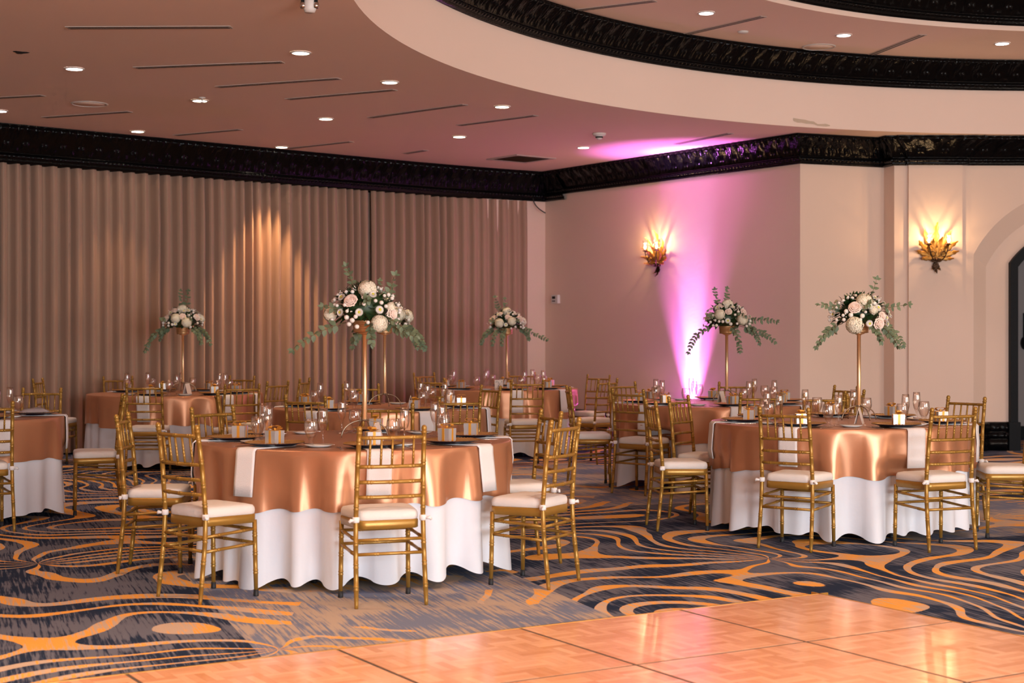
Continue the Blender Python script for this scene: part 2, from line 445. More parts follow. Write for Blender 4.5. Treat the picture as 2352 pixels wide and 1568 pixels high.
# ---- small table ware prototypes (meshes shared by every copy)
def charger_mesh():
    mb = MB(); n = 96
    prof = [(.0, .006), (.10, .006), (.112, .010), (.140, .017), (.150, .0185), (.158, .020), (.165, .019)]
    def mod(a, j, r, z):
        return (r, z + (.0035 * max(0, cos(48 * a)) if j in (4, 5) else 0))
    mb.m = 0; mb.lathe(prof, n * 2, mod=mod, cap=False); mb.m = 1
    mb.lathe([(.165, .019), (.164, .016), (.14, .012), (.108, .002), (.105, 0), (0, 0)], n, cap=False)
    return mb.mesh('charger_plate', ['charger', 'chargerb'])
def box_tree():
    root = MB(); h = .037
    root.box(-h, -h, 0, h, h, .074); root.box(-h - .0012, -h - .0012, .048, h + .0012, h + .0012, .075)
    o = root.obj('gift_box', 'box')
    mb = MB(); e = .0022
    mb.box(-.008, -h - e, 0.001, .008, h + e, .075 + e * .6); mb.box(-h - e, -.008, 0.001, h + e, .008, .0752 + e * .6); mb.obj('ribbon', 'ribbon', o)
    mb = MB(); 
    for s in (-1, 1):
        rows = []
        for q in range(9):
            t = q / 8 * pi * 1.0; x = s * (.002 + .036 * sin(t)); z = .079 + .020 * (1 - cos(t)) * .5 * (1.0) + .006 * sin(t)
            w = .006 + .008 * sin(t)
            rows.append([(x, -w, z), (x, 0, z + .003), (x, w, z)])
        mb.grid(rows)
        mb.grid([[(s * .002, -.006, .079), (s * .002, .006, .079)], [(s * .022, .004, .084), (s * .020, .018, .081)], [(s * .040, .016, .090), (s * .036, .030, .087)]])
    mb.lathe([(.0, .076), (.008, .078), (.008, .088), (0, .091)], 8)
    mb.obj('bow', 'ribbon', o)
    return o
def flute_mesh():
    mb = MB(); mb.lathe([(.0, .002), (.032, .002), (.033, .004), (.010, .008), (.005, .014), (.0045, .065), (.008, .075), (.018, .095), (.026, .125), (.0275, .150), (.025, .190), (.0235, .212), (.0225, .212), (.024, .188), (.0262, .150), (.0245, .125), (.016, .097), (.0, .083)], 20, cap=False)
    return mb.mesh('champagne_flute', 'glass')
def goblet_mesh():
    mb = MB(); mb.lathe([(.0, .003), (.033, .002), (.034, .005), (.020, .010), (.013, .016), (.013, .030), (.020, .042), (.030, .060), (.038, .085), (.040, .108), (.037, .135), (.0345, .150), (.0333, .150), (.0358, .135), (.0387, .108), (.0366, .086), (.028, .062), (.016, .046), (0, .042)], 20, cap=False)
    return mb.mesh('water_goblet', 'glass')
def bread_mesh():
    mb = MB(); mb.lathe([(0, .004), (.045, .004), (.055, .008), (.078, .014), (.080, .013), (.058, .004), (.05, 0), (0, 0)], 40)
    return mb.mesh('bread_plate', 'china')
def flat(outl, t, z0=0):
    mb = MB(); n = len(outl); mb.loops([[(x, y, z0 + bz) for x, y, bz in outl], [(x, y, z0 + bz + t) for x, y, bz in outl]]); return mb
def knife_mesh():
    mb = MB()
    L = [(-.11, .004), (-.105, .007), (-.03, .006), (.0, .005), (.01, .008), (.07, .010), (.10, .008), (.115, .002)]
    out = [(x, w, 0) for x, w in L] + [(x, -w * .5, 0) for x, w in L[::-1]]
    return flat(out, .0025).mesh('table_knife', 'steel')
def fork_mesh():
    def zb(x): return .010 * max(0, (x - .02) / .07) * max(0, 1.3 - (x - .02) / .07)
    L = [(-.10, .006), (-.09, .007), (-.02, .004), (.03, .004), (.045, .011), (.06, .012)]
    up = [(x, w) for x, w in L]
    t = [(.095, .012), (.095, .009), (.062, .008), (.062, .005), (.097, .005), (.097, .002), (.062, .0015), (.062, -.0015), (.097, -.002), (.097, -.005), (.062, -.005), (.062, -.008), (.095, -.009), (.095, -.012)]
    out = [(x, w, zb(x)) for x, w in up + t] + [(x, -w, zb(x)) for x, w in L[::-1]]
    mb = MB(); n = len(out)
    mb.loops([[(x, y, z) for x, y, z in out], [(x, y, z + .002) for x, y, z in out]]); return mb.mesh('dinner_fork', 'steel')

# ---- flowers
def hydrangea_mesh():
    mb = MB(); r = random.Random(3); n = 110
    mb.lathe([(0, -.02), (.03, -.015), (.047, .01), (.043, .03), (.02, .045), (0, .048)], 14)
    for i in range(n):
        z = 1 - 1.5 * (i + .5) / n; a = i * 2.39996; s = sqrt(max(0, 1 - z * z))
        d = Vector((s * cos(a), s * sin(a), z)); p = Vector((d.x * .058, d.y * .058, d.z * .048 + .005)) * r.uniform(.86, 1.10)
        t = d.orthogonal().normalized(); bt = d.cross(t); ph = r.uniform(0, pi)
        for k in range(4):
            b = ph + k * pi / 2; u = t * cos(b) + bt * sin(b); w = d.cross(u)
            mb.add([p, p + u * .010 + w * .0075 + d * .006, p + u * .018 + d * .001, p + u * .010 - w * .0075 + d * .006], [(0, 1, 2, 3)])
    return mb.mesh('hydrangea', 'cream')
def rose_mesh():
    mb = MB(); mb.lathe([(0, -.03), (.02, -.025), (.030, 0), (.02, .02), (0, .028)], 12)
    for ring, (cnt, r0, r1, h, w) in enumerate(((3, .006, .010, .036, 1.5), (4, .012, .018, .034, 1.2), (5, .018, .028, .030, 1.0), (6, .024, .040, .022, .85), (6, .028, .050, .010, .8))):
        for k in range(cnt):
            a0 = 2 * pi * k / cnt + ring * .7; rows = []
            for q in range(5):
                t = q / 4; rr = r0 + (r1 - r0) * t ** 1.3; zz = -.012 + (h + .012) * sin(t * pi / 2) - .006 * (t > .9)
                rows.append([((rr + .002 * (abs(j) == 2)) * cos(a0 + j / 2 * w * (1 - .45 * (t > .9) * (abs(j) == 2))), (rr + .002 * (abs(j) == 2)) * sin(a0 + j / 2 * w * (1 - .45 * (t > .9) * (abs(j) == 2))), zz - .008 * t * (abs(j) == 2)) for j in (-2, -1, 0, 1, 2)])
            mb.grid(rows)
    return mb.mesh('rose', 'blush')
def daisy_mesh():
    mb = MB()
    for ring, (n, L, z, tilt) in enumerate(((20, .034, 0, .006), (18, .030, .003, .010), (14, .022, .007, .012))):
        for k in range(n):
            a = 2 * pi * k / n + ring * .2; u = Vector((cos(a), sin(a), 0)); w = Vector((-sin(a), cos(a), 0)); Z = Vector((0, 0, 1))
            mb.add([u * .006 + w * .002 + Z * z, u * L * .6 + w * .0048 + Z * (z + tilt), u * L + Z * (z + tilt * .7), u * L * .6 - w * .0048 + Z * (z + tilt), u * .006 - w * .002 + Z * z], [(0, 1, 2, 3, 4)])
    mb.m = 1; mb.lathe([(.013, .008), (.011, .015), (.005, .018), (0, .0185)], 12)
    return mb.mesh('daisy', ['whitep', 'yellow'])
def button_mesh():
    mb = MB(); mb.lathe([(0, -.012)] + [(.0145 * cos(t * pi / 12) , .0145 * sin(t * pi / 12)) for t in range(-4, 6)] + [(0, .0145)], 14, mod=lambda a, j, r, z: (r * (1 + .06 * cos(7 * a + j * 2)), z))
    return mb.mesh('button_flower', 'whitep')
def leafshape(mb, p, d, nrm, L, W, fold=.2, n=4):
    d = d.normalized(); s = d.cross(nrm).normalized(); nn = s.cross(d)
    rows = []
    for q in range(n + 1):
        t = q / n; w = W * sin(pi * min(.999, t ** .8)) + .0005; c = p + d * (L * t) - nn * (L * .18 * t * t)
        rows.append([c + s * w + nn * w * fold, c, c - s * w + nn * w * fold])
    mb.grid(rows)
def foliage_mesh(seed):
    mb = MB(); r = random.Random(seed)
    mb.lathe([(.05, -.005), (.11, .02), (.14, .06), (.12, .12), (.06, .17), (0, .18)], 16)
    for i in range(230):
        a = r.uniform(0, 2 * pi); el = r.uniform(-.38, 1.4); d = Vector((cos(a) * cos(el), sin(a) * cos(el), sin(el)))
        p = Vector((d.x * .13, d.y * .13, .055 + d.z * .10)); dd = (d + Vector((r.uniform(-.5, .5), r.uniform(-.5, .5), r.uniform(-.5, .3)))).normalized()
        leafshape(mb, p, dd, Vector((r.uniform(-.3, .3), r.uniform(-.3, .3), 1)), r.uniform(.05, .095), r.uniform(.010, .019))
    return mb.mesh('foliage', 'leaf')
def breath_mesh(seed):
    mb = MB(); r = random.Random(seed)
    for i in range(46):
        a = r.uniform(0, 2 * pi); el = r.uniform(.0, 1.3); k = r.uniform(.98, 1.12); d = Vector((cos(a) * cos(el) * .20, sin(a) * cos(el) * .20, .06 + sin(el) * .145)) * k
        for j in range(3):
            c = d + Vector((r.uniform(-.014, .014), r.uniform(-.014, .014), r.uniform(-.012, .012)))
            mb.lathe([(0, -.0042), (.004, -.001), (.0036, .0025), (0, .0042)], 6, c)
    return mb.mesh('babys_breath', 'whitep')
def sprig_mesh(p0, v0, v1, L, k, seed, size=.028):
    """stem from p0 leaving along v0 and bending to v1, paired round leaves"""
    mb = MB(); r = random.Random(seed); p = Vector(p0); pts = [p.copy()]; v0, v1 = Vector(v0).normalized(), Vector(v1).normalized(); S = 12; dirs = []
    for i in range(S):
        d = v0.lerp(v1, (i + .5) / S).normalized(); dirs.append(d); p = p + d * (L / S); pts.append(p.copy())
    mb.m = 1; mb.tube(pts, [.0028 * (1 - .6 * i / S) for i in range(S + 1)], 5); mb.m = 0
    for i in range(k):
        t = .18 + .82 * i / (k - 1); f = t * S; j = min(S - 1, int(f)); q = pts[j].lerp(pts[j + 1], f - j); d = dirs[j]
        sd = d.cross(Vector((.2, -1, .3))).normalized(); ph = r.uniform(-.6, .6) + (i % 2) * .9
        sd = Matrix.Rotation(ph, 3, d) @ sd
        sz = size * (1.15 - .45 * t) * r.uniform(.85, 1.15)
        for s in (-1, 1):
            dd = (sd * s + d * .7 + Vector((0, 0, r.uniform(-.3, .1)))).normalized()
            leafshape(mb, q, dd, Vector((r.uniform(-.5, .5), -.8, .6)), sz * 1.7, sz * .55, .12, 4)
    leafshape(mb, pts[-1], dirs[-1], Vector((0, -1, .4)), size * 1.2, size * .35)
    return mb.mesh('eucalyptus_sprig', ['euc', 'stem'])

FM = dict(h=hydrangea_mesh(), r=rose_mesh(), d=daisy_mesh(), b=button_mesh())
def centerpiece(x, y, seed, label, sprigs, blooms, bscale=.95):
    root = empty('floral_centerpiece', (x, y, .7605)); tag(root, label, 'flower arrangement', 'tall floral centrepieces on the tables')
    mb = MB()
    for q in range(4):
        a = q * pi / 2 + .35; pts = []
        for i in range(11):
            t = i / 10 * pi / 2; rr = .016 + .125 * sin(t); z = .006 + .10 * cos(t) - .002
            pts.append((rr * cos(a), rr * sin(a), z))
        mb.tube(pts, .0042, 6)
    mb.lathe([(.018, .098), (.018, .112), (.0, .112)], 14)
    mb.obj('arched_base', 'wirem', root)
    mb = MB(); mb.lathe([(.0165, .10), (.0165, .115), (.0138, .118), (.0138, .606), (.022, .612), (.040, .618), (.040, .622), (0, .622)], 18); mb.obj('pole', 'pole', root)
    mb = MB(); prof = [(0, .622), (.052, .622), (.068, .626), (.066, .634)]
    for i in range(5): prof += [(.066 + .001 * i, .636 + .011 * i), (.0685 + .001 * i, .6415 + .011 * i), (.066 + .001 * i, .6465 + .011 * i)]
    prof += [(.072, .694), (.06, .694), (.05, .68), (0, .68)]
    mb.lathe(prof, 28); mb.obj('bowl', 'bowl', root)
    link('foliage', foliage_mesh(seed), root, (0, 0, .693))
    bb = link('babys_breath', breath_mesh(seed + 1), root, (0, 0, .675)); bb['kind'] = 'stuff'
    names = dict(h='hydrangea', r='rose', d='daisy', b='button_flower')
    blooms = list(blooms); fr = random.Random(seed * 3 + 1); occ = []
    def dv(az, el): return Vector((cos(R(az)) * cos(R(el)), sin(R(az)) * cos(R(el)), sin(R(el))))
    SZ = dict(h=.30, r=.24, d=.17, b=.08)
    occ = [(dv(b[1], b[2]), SZ[b[0]] * b[4] * bscale) for b in blooms]
    for _ in range(900):
        kk = fr.choice('bbbdd') if _ < 500 else 'b'; az, el = fr.uniform(170, 370), fr.uniform(-14, 72); v = dv(az, el); sz = SZ[kk] * .9
        if all((v - o).length > (sz + z) * 1.08 for o, z in occ):
            occ.append((v, sz)); blooms.append((kk, az, el, 1.02, fr.uniform(.75, 1.0)))
        if len(occ) > 46: break
    for k, az, el, rad, sc in blooms:
        az, el = R(az), R(el); d = Vector((cos(az) * cos(el), sin(az) * cos(el), sin(el)))
        p = Vector((d.x * .205 * rad, d.y * .205 * rad, (.73 + d.z * .165 * rad)))
        o = link(names[k], FM[k], root, p); d2 = (d + Vector((0, -.15, .1))).normalized()
        o.rotation_euler = d2.to_track_quat('Z', 'Y').to_euler(); o.scale = (sc * bscale * dict(h=.86, r=.86, d=.84, b=1.0)[k],) * 3
    for i, (p0, v0, v1, L, k) in enumerate(sprigs):
        link('eucalyptus_sprig', sprig_mesh(p0, v0, v1, L, k, seed * 10 + i), root)
    return root
def auto_blooms(seed):
    r = random.Random(seed); out = []
    for az in (250, 300, 30, 130): out.append(('h', az + r.uniform(-15, 15), r.uniform(5, 25), .98, r.uniform(.9, 1.1)))
    out.append(('h', 270, 78, .95, 1.05))
    for az, el in ((275, 30), (215, 25), (325, 28), (80, 30), (240, 55)): out.append(('r', az + r.uniform(-12, 12), el + r.uniform(-6, 6), 1.0, r.uniform(.8, 1.05)))
    for az, el in ((262, 5), (228, 45), (285, 55), (310, 50), (345, 15), (195, 12), (150, 40), (60, 45), (15, 50)): out.append(('d', az + r.uniform(-8, 8), el + r.uniform(-6, 6), 1.04, r.uniform(.8, 1.1)))
    for i in range(14): out.append(('b', r.uniform(185, 355) if i < 11 else r.uniform(0, 180), r.uniform(-12, 65), 1.04, r.uniform(.75, 1.15)))
    return out

# ================================================================== THE ROOM
CZ, UZ = 3.71, 4.54                       # outer ceiling, raised ceiling
RC = (6.24, 10.40); R1, R2 = 7.35, 5.56   # round tray: centre and radii
LA, LB, LC_ = (-14.0, 9.78), (-.78, 21.23), (.48, 22.02)
D_, E_, F_ = (3.375, 17.85), (4.46, 18.27), (4.525, 18.04)

# floor
mb = MB(); mb.grid([[(-14, -6, 0), (14, -6, 0)], [(-14, 26, 0), (14, 26, 0)]]); fl = mb.obj('floor', 'carpet'); struct(fl)

# ceilings: outer slab with the round opening, fascia ring, raised ceiling ring, inner dome
def circ(r, z, n=200): return [(RC[0] + r * cos(2 * pi * i / n), RC[1] + r * sin(2 * pi * i / n), z) for i in range(n)]
def square_ring(z, x0=-14, x1=14, y0=-6, y1=24, n=200):
    out = []
    for i in range(n):
        a = 2 * pi * i / n; c, s = cos(a), sin(a); t = 1e9
        if c > 1e-9: t = min(t, (x1 - RC[0]) / c)
        if c < -1e-9: t = min(t, (x0 - RC[0]) / c)
        if s > 1e-9: t = min(t, (y1 - RC[1]) / s)
        if s < -1e-9: t = min(t, (y0 - RC[1]) / s)
        out.append((RC[0] + t * c, RC[1] + t * s, z))
    return out
mb = MB(); mb.flat = True
mb.loops([square_ring(CZ), circ(R1, CZ)], False, False); struct(mb.obj('ceiling', 'ceil'))
mb = MB(); mb.loops([circ(R1, CZ), circ(R1, 4.22), circ(R1 - .004, UZ)], False, False); struct(mb.obj('trim_1', 'ceil'))
mb = MB(); mb.flat = True; mb.loops([circ(R1, UZ), circ(R2, UZ)], False, False); struct(mb.obj('ceiling_raised', 'ceil'))
mb = MB(); mb.loops([circ(R2, UZ), circ(R2, UZ + .10)], False, False); struct(mb.obj('trim_2', 'ceil'))
mb = MB(); mb.loops([circ(R2, UZ + .10), circ(R2, 5.0), circ(R2 * .9, 5.25), circ(R2 * .6, 5.5), circ(R2 * .2, 5.6)], False, True); struct(mb.obj('ceiling_dome', 'ceil'))

# carved cornices : profile swept along a mitred path, acanthus relief modelled into the cove
def unit(a, b):
    v = (b[0] - a[0], b[1] - a[1]); l = hypot(*v); return (v[0] / l, v[1] / l), l
CORN = [(-.42, 0, 0), (.045, 0, 0), (.052, .02, 0), (.046, .032, 0), (.060, .040, 1), (.070, .056, 1), (.060, .072, 1), (.044, .080, 0), (.044, .092, 0),
        (.052, .10, 2), (.058, .12, 2), (.066, .14, 2), (.078, .16, 2), (.093, .18, 2), (.110, .20, 2), (.128, .22, 2), (.146, .24, 2), (.165, .26, 2), (.182, .28, 3), (.195, .295, 3), (.195, .31, 0), (.20, .33, 0)]
def relief(kind, s, h):
    if kind == 1: return .010 * max(0, cos(2 * pi * s / .055))
    if kind == 2:
        p = .22; u = (s / p) % 1 - .5; t = (h - .10) / .16
        w = .10 + .38 * t ** .8; leafv = max(0, 1 - (abs(u) / w) ** 2) if w > 0 else 0
        ribs = .5 + .5 * cos(2 * pi * (abs(u) / max(.05, w)) * 3.5 + t * 5)
        u2 = abs(abs(u) - .5); curl = math.exp(-((u2 - .10) ** 2 + ((t - .35) * .6) ** 2) / .006)
        return .034 * leafv * (.30 + .70 * ribs) * (.5 + .6 * t) + .036 * curl
    if kind == 3: return .034 * abs(cos(pi * s / .10))
    return 0
def sweep(path, zb, prof, hscale, closed=False, step=.012):
    """path: list of (x,y); inward side is to the right of travel"""
    n = len(path); segs = []; dirs = []
    for i in range(n if closed else n - 1):
        dirs.append(unit(path[i], path[(i + 1) % n]))
    def nrm(d): return (d[1], -d[0])
    def miter(i):
        if not closed and i == 0: return nrm(dirs[0][0])
        if not closed and i == n - 1: return nrm(dirs[-1][0])
        a, b = nrm(dirs[(i - 1) % len(dirs)][0]), nrm(dirs[i % len(dirs)][0])
        m_ = (a[0] + b[0], a[1] + b[1]); k = (m_[0] ** 2 + m_[1] ** 2) / 2
        return (m_[0] / k, m_[1] / k)
    rows = []; s0 = 0
    for i, (d, L) in enumerate(dirs):
        p0, p1 = path[i], path[(i + 1) % n]; m0, m1 = miter(i), miter((i + 1) % n if closed else i + 1)
        k = max(1, int(L / step))
        for q in range(k + 1):
            if q == k and i < len(dirs) - 1 and L < .5: continue
            t = q / k; row = []
            for o, h, kd in prof:
                o2 = o + relief(kd, s0 + L * t, h)
                row.append((p0[0] + m0[0] * o2 + (p1[0] + m1[0] * o2 - p0[0] - m0[0] * o2) * t, p0[1] + m0[1] * o2 + (p1[1] + m1[1] * o2 - p0[1] - m0[1] * o2) * t, zb + h * hscale))
            rows.append(row)
        s0 += L
    mb = MB(); mb.grid(rows); return mb
# left wall cornice (runs left -> right, room on the right hand)
bend = []
for q in range(9):
    t = q / 8; P0, P1, P2 = (LB[0] - .9, LB[1] - .78), LB, (LC_[0] - .25, LC_[1] - .16)
    bend.append(tuple((1 - t) ** 2 * P0[k] + 2 * t * (1 - t) * P1[k] + t * t * P2[k] for k in (0, 1)))
struct(sweep([(-9.5, 13.68)] + bend + [LC_, (LC_[0] + .3, LC_[1] - .43)], 3.30, CORN, .41 / .33).obj('trim_3', 'black'))
GX = 4.70
struct(sweep([(LC_[0] + .02, LC_[1] - .02), D_, E_, F_, (GX, 18.04), (GX, 18.0), (5.33, 18.0), (5.33, 18.04), (9.5, 18.04)], 3.38, CORN, 1.0).obj('trim_4', 'black'))
# ring cornices (clockwise seen from above so that the inside is on the right)
def arc(r, a0, a1, n): return [(RC[0] + r * cos(R(a0 + (a1 - a0) * i / n)), RC[1] + r * sin(R(a0 + (a1 - a0) * i / n))) for i in range(n + 1)]
struct(sweep(arc(R1, 215, 40, 130), 4.215, CORN, .325 / .33).obj('trim_5', 'black'))
struct(sweep(arc(R2, 215, 40, 110), UZ + .05, CORN, 1.0).obj('trim_6', 'black'))

# walls
def wall(name, pts, z1=3.8, mat='paint', z0=0):
    mb = MB(); mb.flat = True
    for a, b in zip(pts, pts[1:]): mb.add([(*a, z0), (*b, z0), (*b, z1), (*a, z1)], [(0, 1, 2, 3)])
    return struct(mb.obj(name, mat))
wall('wall_left', [(LA[0] - .17, LA[1] + .20), (LB[0] + .1, LB[1] + .44), (LB[0] + .42, LB[1] + .26)]); wall('wall_corner', [(LB[0] + .42, LB[1] + .26), LC_]); wall('wall_back', [LC_, D_])
wall('wall_right', [D_, E_, F_, (GX - .015, 18.04), (GX - .015, 18.0), (5.32, 18.0), (5.32, 18.04), (5.40, 18.04)])
# arched niche in the right wall
AC = (6.74, 1.67)
def archloop(w, rad, y, z0=0, n=28):
    zs = AC[1] + sqrt(max(0, rad * rad - w * w)); a0 = atan2(zs - AC[1], -w); a1 = atan2(zs - AC[1], w)
    out = [(AC[0] - w, y, z0 + (zs - z0) * i / 6) for i in range(7)]
    out += [(AC[0] + rad * cos(a0 + (a1 - a0) * i / n), y, AC[1] + rad * sin(a0 + (a1 - a0) * i / n)) for i in range(1, n)]
    out += [(AC[0] + w, y, zs - (zs - z0) * i / 6) for i in range(7)]
    return out
outer = archloop(1.276, 1.435, 18.04)
rect = []
for x, y, z in outer:
    if abs(abs(x - AC[0]) - 1.276) < 1e-6: rect.append((5.40 if x < AC[0] else 9.5, 18.04, z))
    else:
        dx, dz = x - AC[0], z - AC[1]; t = min((3.8 - AC[1]) / dz, 1.34 / -dx if dx < -1e-6 else 9, 2.76 / dx if dx > 1e-6 else 9)
        rect.append((AC[0] + dx * t, 18.04, AC[1] + dz * t))
mb = MB(); mb.flat = True; mb.grid([rect, outer])
i0 = 7
corner = [p for p in rect if abs(p[0] - 5.40) < 1e-6][-1]; nx = rect[rect.index(corner) + 1]
mb.add([corner, (5.40, 18.04, 3.8), nx], [(0, 1, 2)])
rc2 = [p for p in rect if abs(p[0] - 9.5) < 1e-6][0]; pv = rect[rect.index(rc2) - 1]
mb.add([rc2, (9.5, 18.04, 3.8), pv], [(0, 1, 2)])
inner = archloop(1.08, 1.20, 18.20); fo = archloop(.80, .977, 18.20)
mb.grid([outer, inner]); mb.grid([inner, fo]); mb.grid([fo, archloop(.80, .977, 18.6)])
struct(mb.obj('wall_arch', 'paint'))
mb = MB(); mb.flat = True
f1, f2, f3, f4 = archloop(.81, .987, 18.20), archloop(.81, .987, 18.12), archloop(.72, .885, 18.12), archloop(.70, .865, 18.42)
mb.grid([f1, f2]); mb.grid([f2, f3]); mb.grid([f3, archloop(.71, .875, 18.16)]); mb.grid([archloop(.71, .875, 18.16), f4])
dfr = struct(mb.obj('door_1', 'blackp'))
mb = MB(); mb.box(AC[0] - .835, 18.09, 0, AC[0] - .70, 18.30, .34); mb.obj('plinth_block', 'blackp', dfr)
mb = MB(); mb.box(AC[0] + .70, 18.09, 0, AC[0] + .835, 18.30, .34); mb.obj('plinth_block', 'blackp', dfr)
# space seen through the doorway
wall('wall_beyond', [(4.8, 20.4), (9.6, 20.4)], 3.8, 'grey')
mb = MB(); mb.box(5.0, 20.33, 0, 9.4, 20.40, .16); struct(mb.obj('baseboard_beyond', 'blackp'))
mb = MB(); mb.box(6.84, 20.30, 1.33, 7.25, 20.40, 1.67); b1 = mb.obj('wall_panel_box', 'blackp')
mb = MB(); mb.box(6.87, 20.285, 1.36, 7.22, 20.30, 1.64); mb.obj('door', 'dark', b1)
tag(b1, 'black box mounted on the wall seen through the arched doorway', 'wall box')
mb = MB(); mb.loops([[(6.86 + .055 * cos(a), 20.40, 1.27 + .09 * sin(a)) for a in [2 * pi * i / 14 for i in range(14)]], [(6.86 + .05 * cos(a), 20.32, 1.27 + .085 * sin(a)) for a in [2 * pi * i / 14 for i in range(14)]]])
tag(mb.obj('wall_receiver', 'blackp'), 'small rounded black device under the black box beyond the doorway', 'device')

# carved black baseboards
BB = [(0, 0, 0), (.075, 0, 0), (.075, .10, 0), (.060, .115, 0), (.060, .125, 0), (.070, .135, 1), (.078, .155, 1), (.070, .175, 1), (.055, .185, 0), (.055, .20, 0), (.062, .21, 4), (.068, .23, 4), (.066, .25, 4), (.055, .275, 3), (.04, .29, 0), (0, .295, 0)]
_rel = relief
def relief(kind, s, h):
    if kind == 4: return .018 * max(0, cos(2 * pi * s / .12)) ** .7
    if kind == 1: return .016 * max(0, cos(2 * pi * s / .085))
    if kind == 3: return .010 * abs(cos(pi * s / .06))
    return 0
struct(sweep([(LC_[0] + .03, LC_[1] - .05), D_, E_, F_, (GX, 18.04), (GX, 18.0), (5.33, 18.0), (5.33, 18.04), (5.46, 18.04)], 0, BB, 1.15, step=.02).obj('baseboard_right', 'black'))
struct(sweep([(5.46, 18.04), (5.66, 18.2), (5.905, 18.2)], 0, BB, 1.15, step=.02).obj('baseboard_arch', 'black'))

# curtains on the left wall
def curtain(t0, t1, label, seed, lean=0):
    r = random.Random(seed); d, L = unit((-9.5, 13.68), LB); nrm = (d[1], -d[0])
    Ltot = L + hypot(LC_[0] - LB[0], LC_[1] - LB[1]) * .77
    d2, _ = unit(LB, LC_); n2 = (d2[1], -d2[0])
    cols = []; s = t0; ph = 0; k = 0
    amp = .04; per = .15
    while s < t1:
        if k % 12 == 0: per = r.uniform(.105, .185); amp = r.uniform(.042, .070)
        a = (k % 12) / 12 * 2 * pi; off = (-.07 if s <= L - .3 else .06 if s >= L + .3 else -.07 + .13 * (s - L + .3) / .6) + (amp if s < L else amp * .6) * (1.15 * math.tanh(2.0 * sin(a)) + .22 * sin(2 * a + .6))
        if s <= L - .3: p = ((-9.5 + d[0] * s), 13.68 + d[1] * s); nn = nrm
        elif s <= L + .3:
            w = (s - L + .3) / .6; q0 = (-9.5 + d[0] * (L - .3), 13.68 + d[1] * (L - .3)); q2 = (LB[0] + d2[0] * .3, LB[1] + d2[1] * .3)
            p = tuple((1 - w) ** 2 * q0[j] + 2 * w * (1 - w) * LB[j] + w * w * q2[j] for j in (0, 1)); nn = tuple(nrm[j] * (1 - w) + n2[j] * w for j in (0, 1))
        else: p = (LB[0] + d2[0] * (s - L), LB[1] + d2[1] * (s - L)); nn = n2
        sway = [r.uniform(-.006, .006) for _ in range(5)]
        cols.append([(p[0] + nn[0] * (off + sway[j] + (-.015 if j == 4 else 0)), p[1] + nn[1] * (off + sway[j] + (-.015 if j == 4 else 0)), (.02, .8, 1.7, 2.7, 3.36 if s < L - .35 else 3.292)[j]) for j in range(5)])
        s += per / 12; k += 1
    mb = MB(); mb.grid(cols); o = mb.obj('curtain', 'curtain')
    return tag(o, label, 'curtain', 'taupe curtains along the left wall')
Lw = hypot(LB[0] + 9.5, LB[1] - 13.68)
curtain(.5, 5.02, 'taupe pleated curtain cut off at the very left edge of the frame', 1)
curtain(5.04, 10.12, 'wide taupe pleated curtain with the warm pool of light on its folds', 2)
curtain(10.14, Lw + 1.16, 'taupe pleated curtain ending beside the plain wall strip in the corner', 3)
# loose cable hanging from cornice near the corner
mb = MB(); mb.tube([(.30 + .02 * t + .16 * t * t, 21.80 - .02 * t, 3.34 - .27 * t + .05 * t * t) for t in [i / 10 for i in range(11)]], .008, 6)
tag(mb.obj('loose_cable', 'rubber'), 'short black cable dangling from the cornice in the corner', 'cable')
# thermostat on the back wall
wn = (-.821, -.570); wd = (.570, -.821)
def onback(px_over_d): 
    d = 22.71 / (1 + 1.44 * px_over_d); return (px_over_d * d, d)
wx, wy = onback((1279 - 1176) / 3500)
th = empty('thermostat', (wx, wy, 1.89), atan2(wd[1], wd[0])); tag(th, 'small white thermostat on the mauve back wall', 'thermostat')
mb = MB(); mb.box(-.075, -.045, -.06, .075, 0, .06); mb.obj('housing', 'whitetrim', th)
mb = MB(); mb.box(-.05, -.049, .005, .02, -.044, .04); mb.obj('screen', 'dark', th)
mb = MB(); mb.box(-.05, -.05, -.035, .02, -.044, -.02); mb.obj('button', 'ink', th)

# peeling patch on the ring fascia
a0 = 0
mb = MB(); r = random.Random(5)
def onring(x, z, o=.004):
    a = atan2(0, 1); yy = RC[1] + sqrt((R1 - o) ** 2 - (x - RC[0]) ** 2); return (x, yy, z)
xs = [3.15 + .05 * i for i in range(10)]
mb.grid([[onring(x, 3.80 + r.uniform(-.012, .012) - .006 * i) for i, x in enumerate(xs)], [onring(x, 3.765 + r.uniform(-.008, .012) - .004 * i, .007) for i, x in enumerate(xs)]])
tag(mb.obj('peeling_plaster', 'crack'), 'peeling plaster patch at the lower edge of the curved fascia', 'plaster patch')

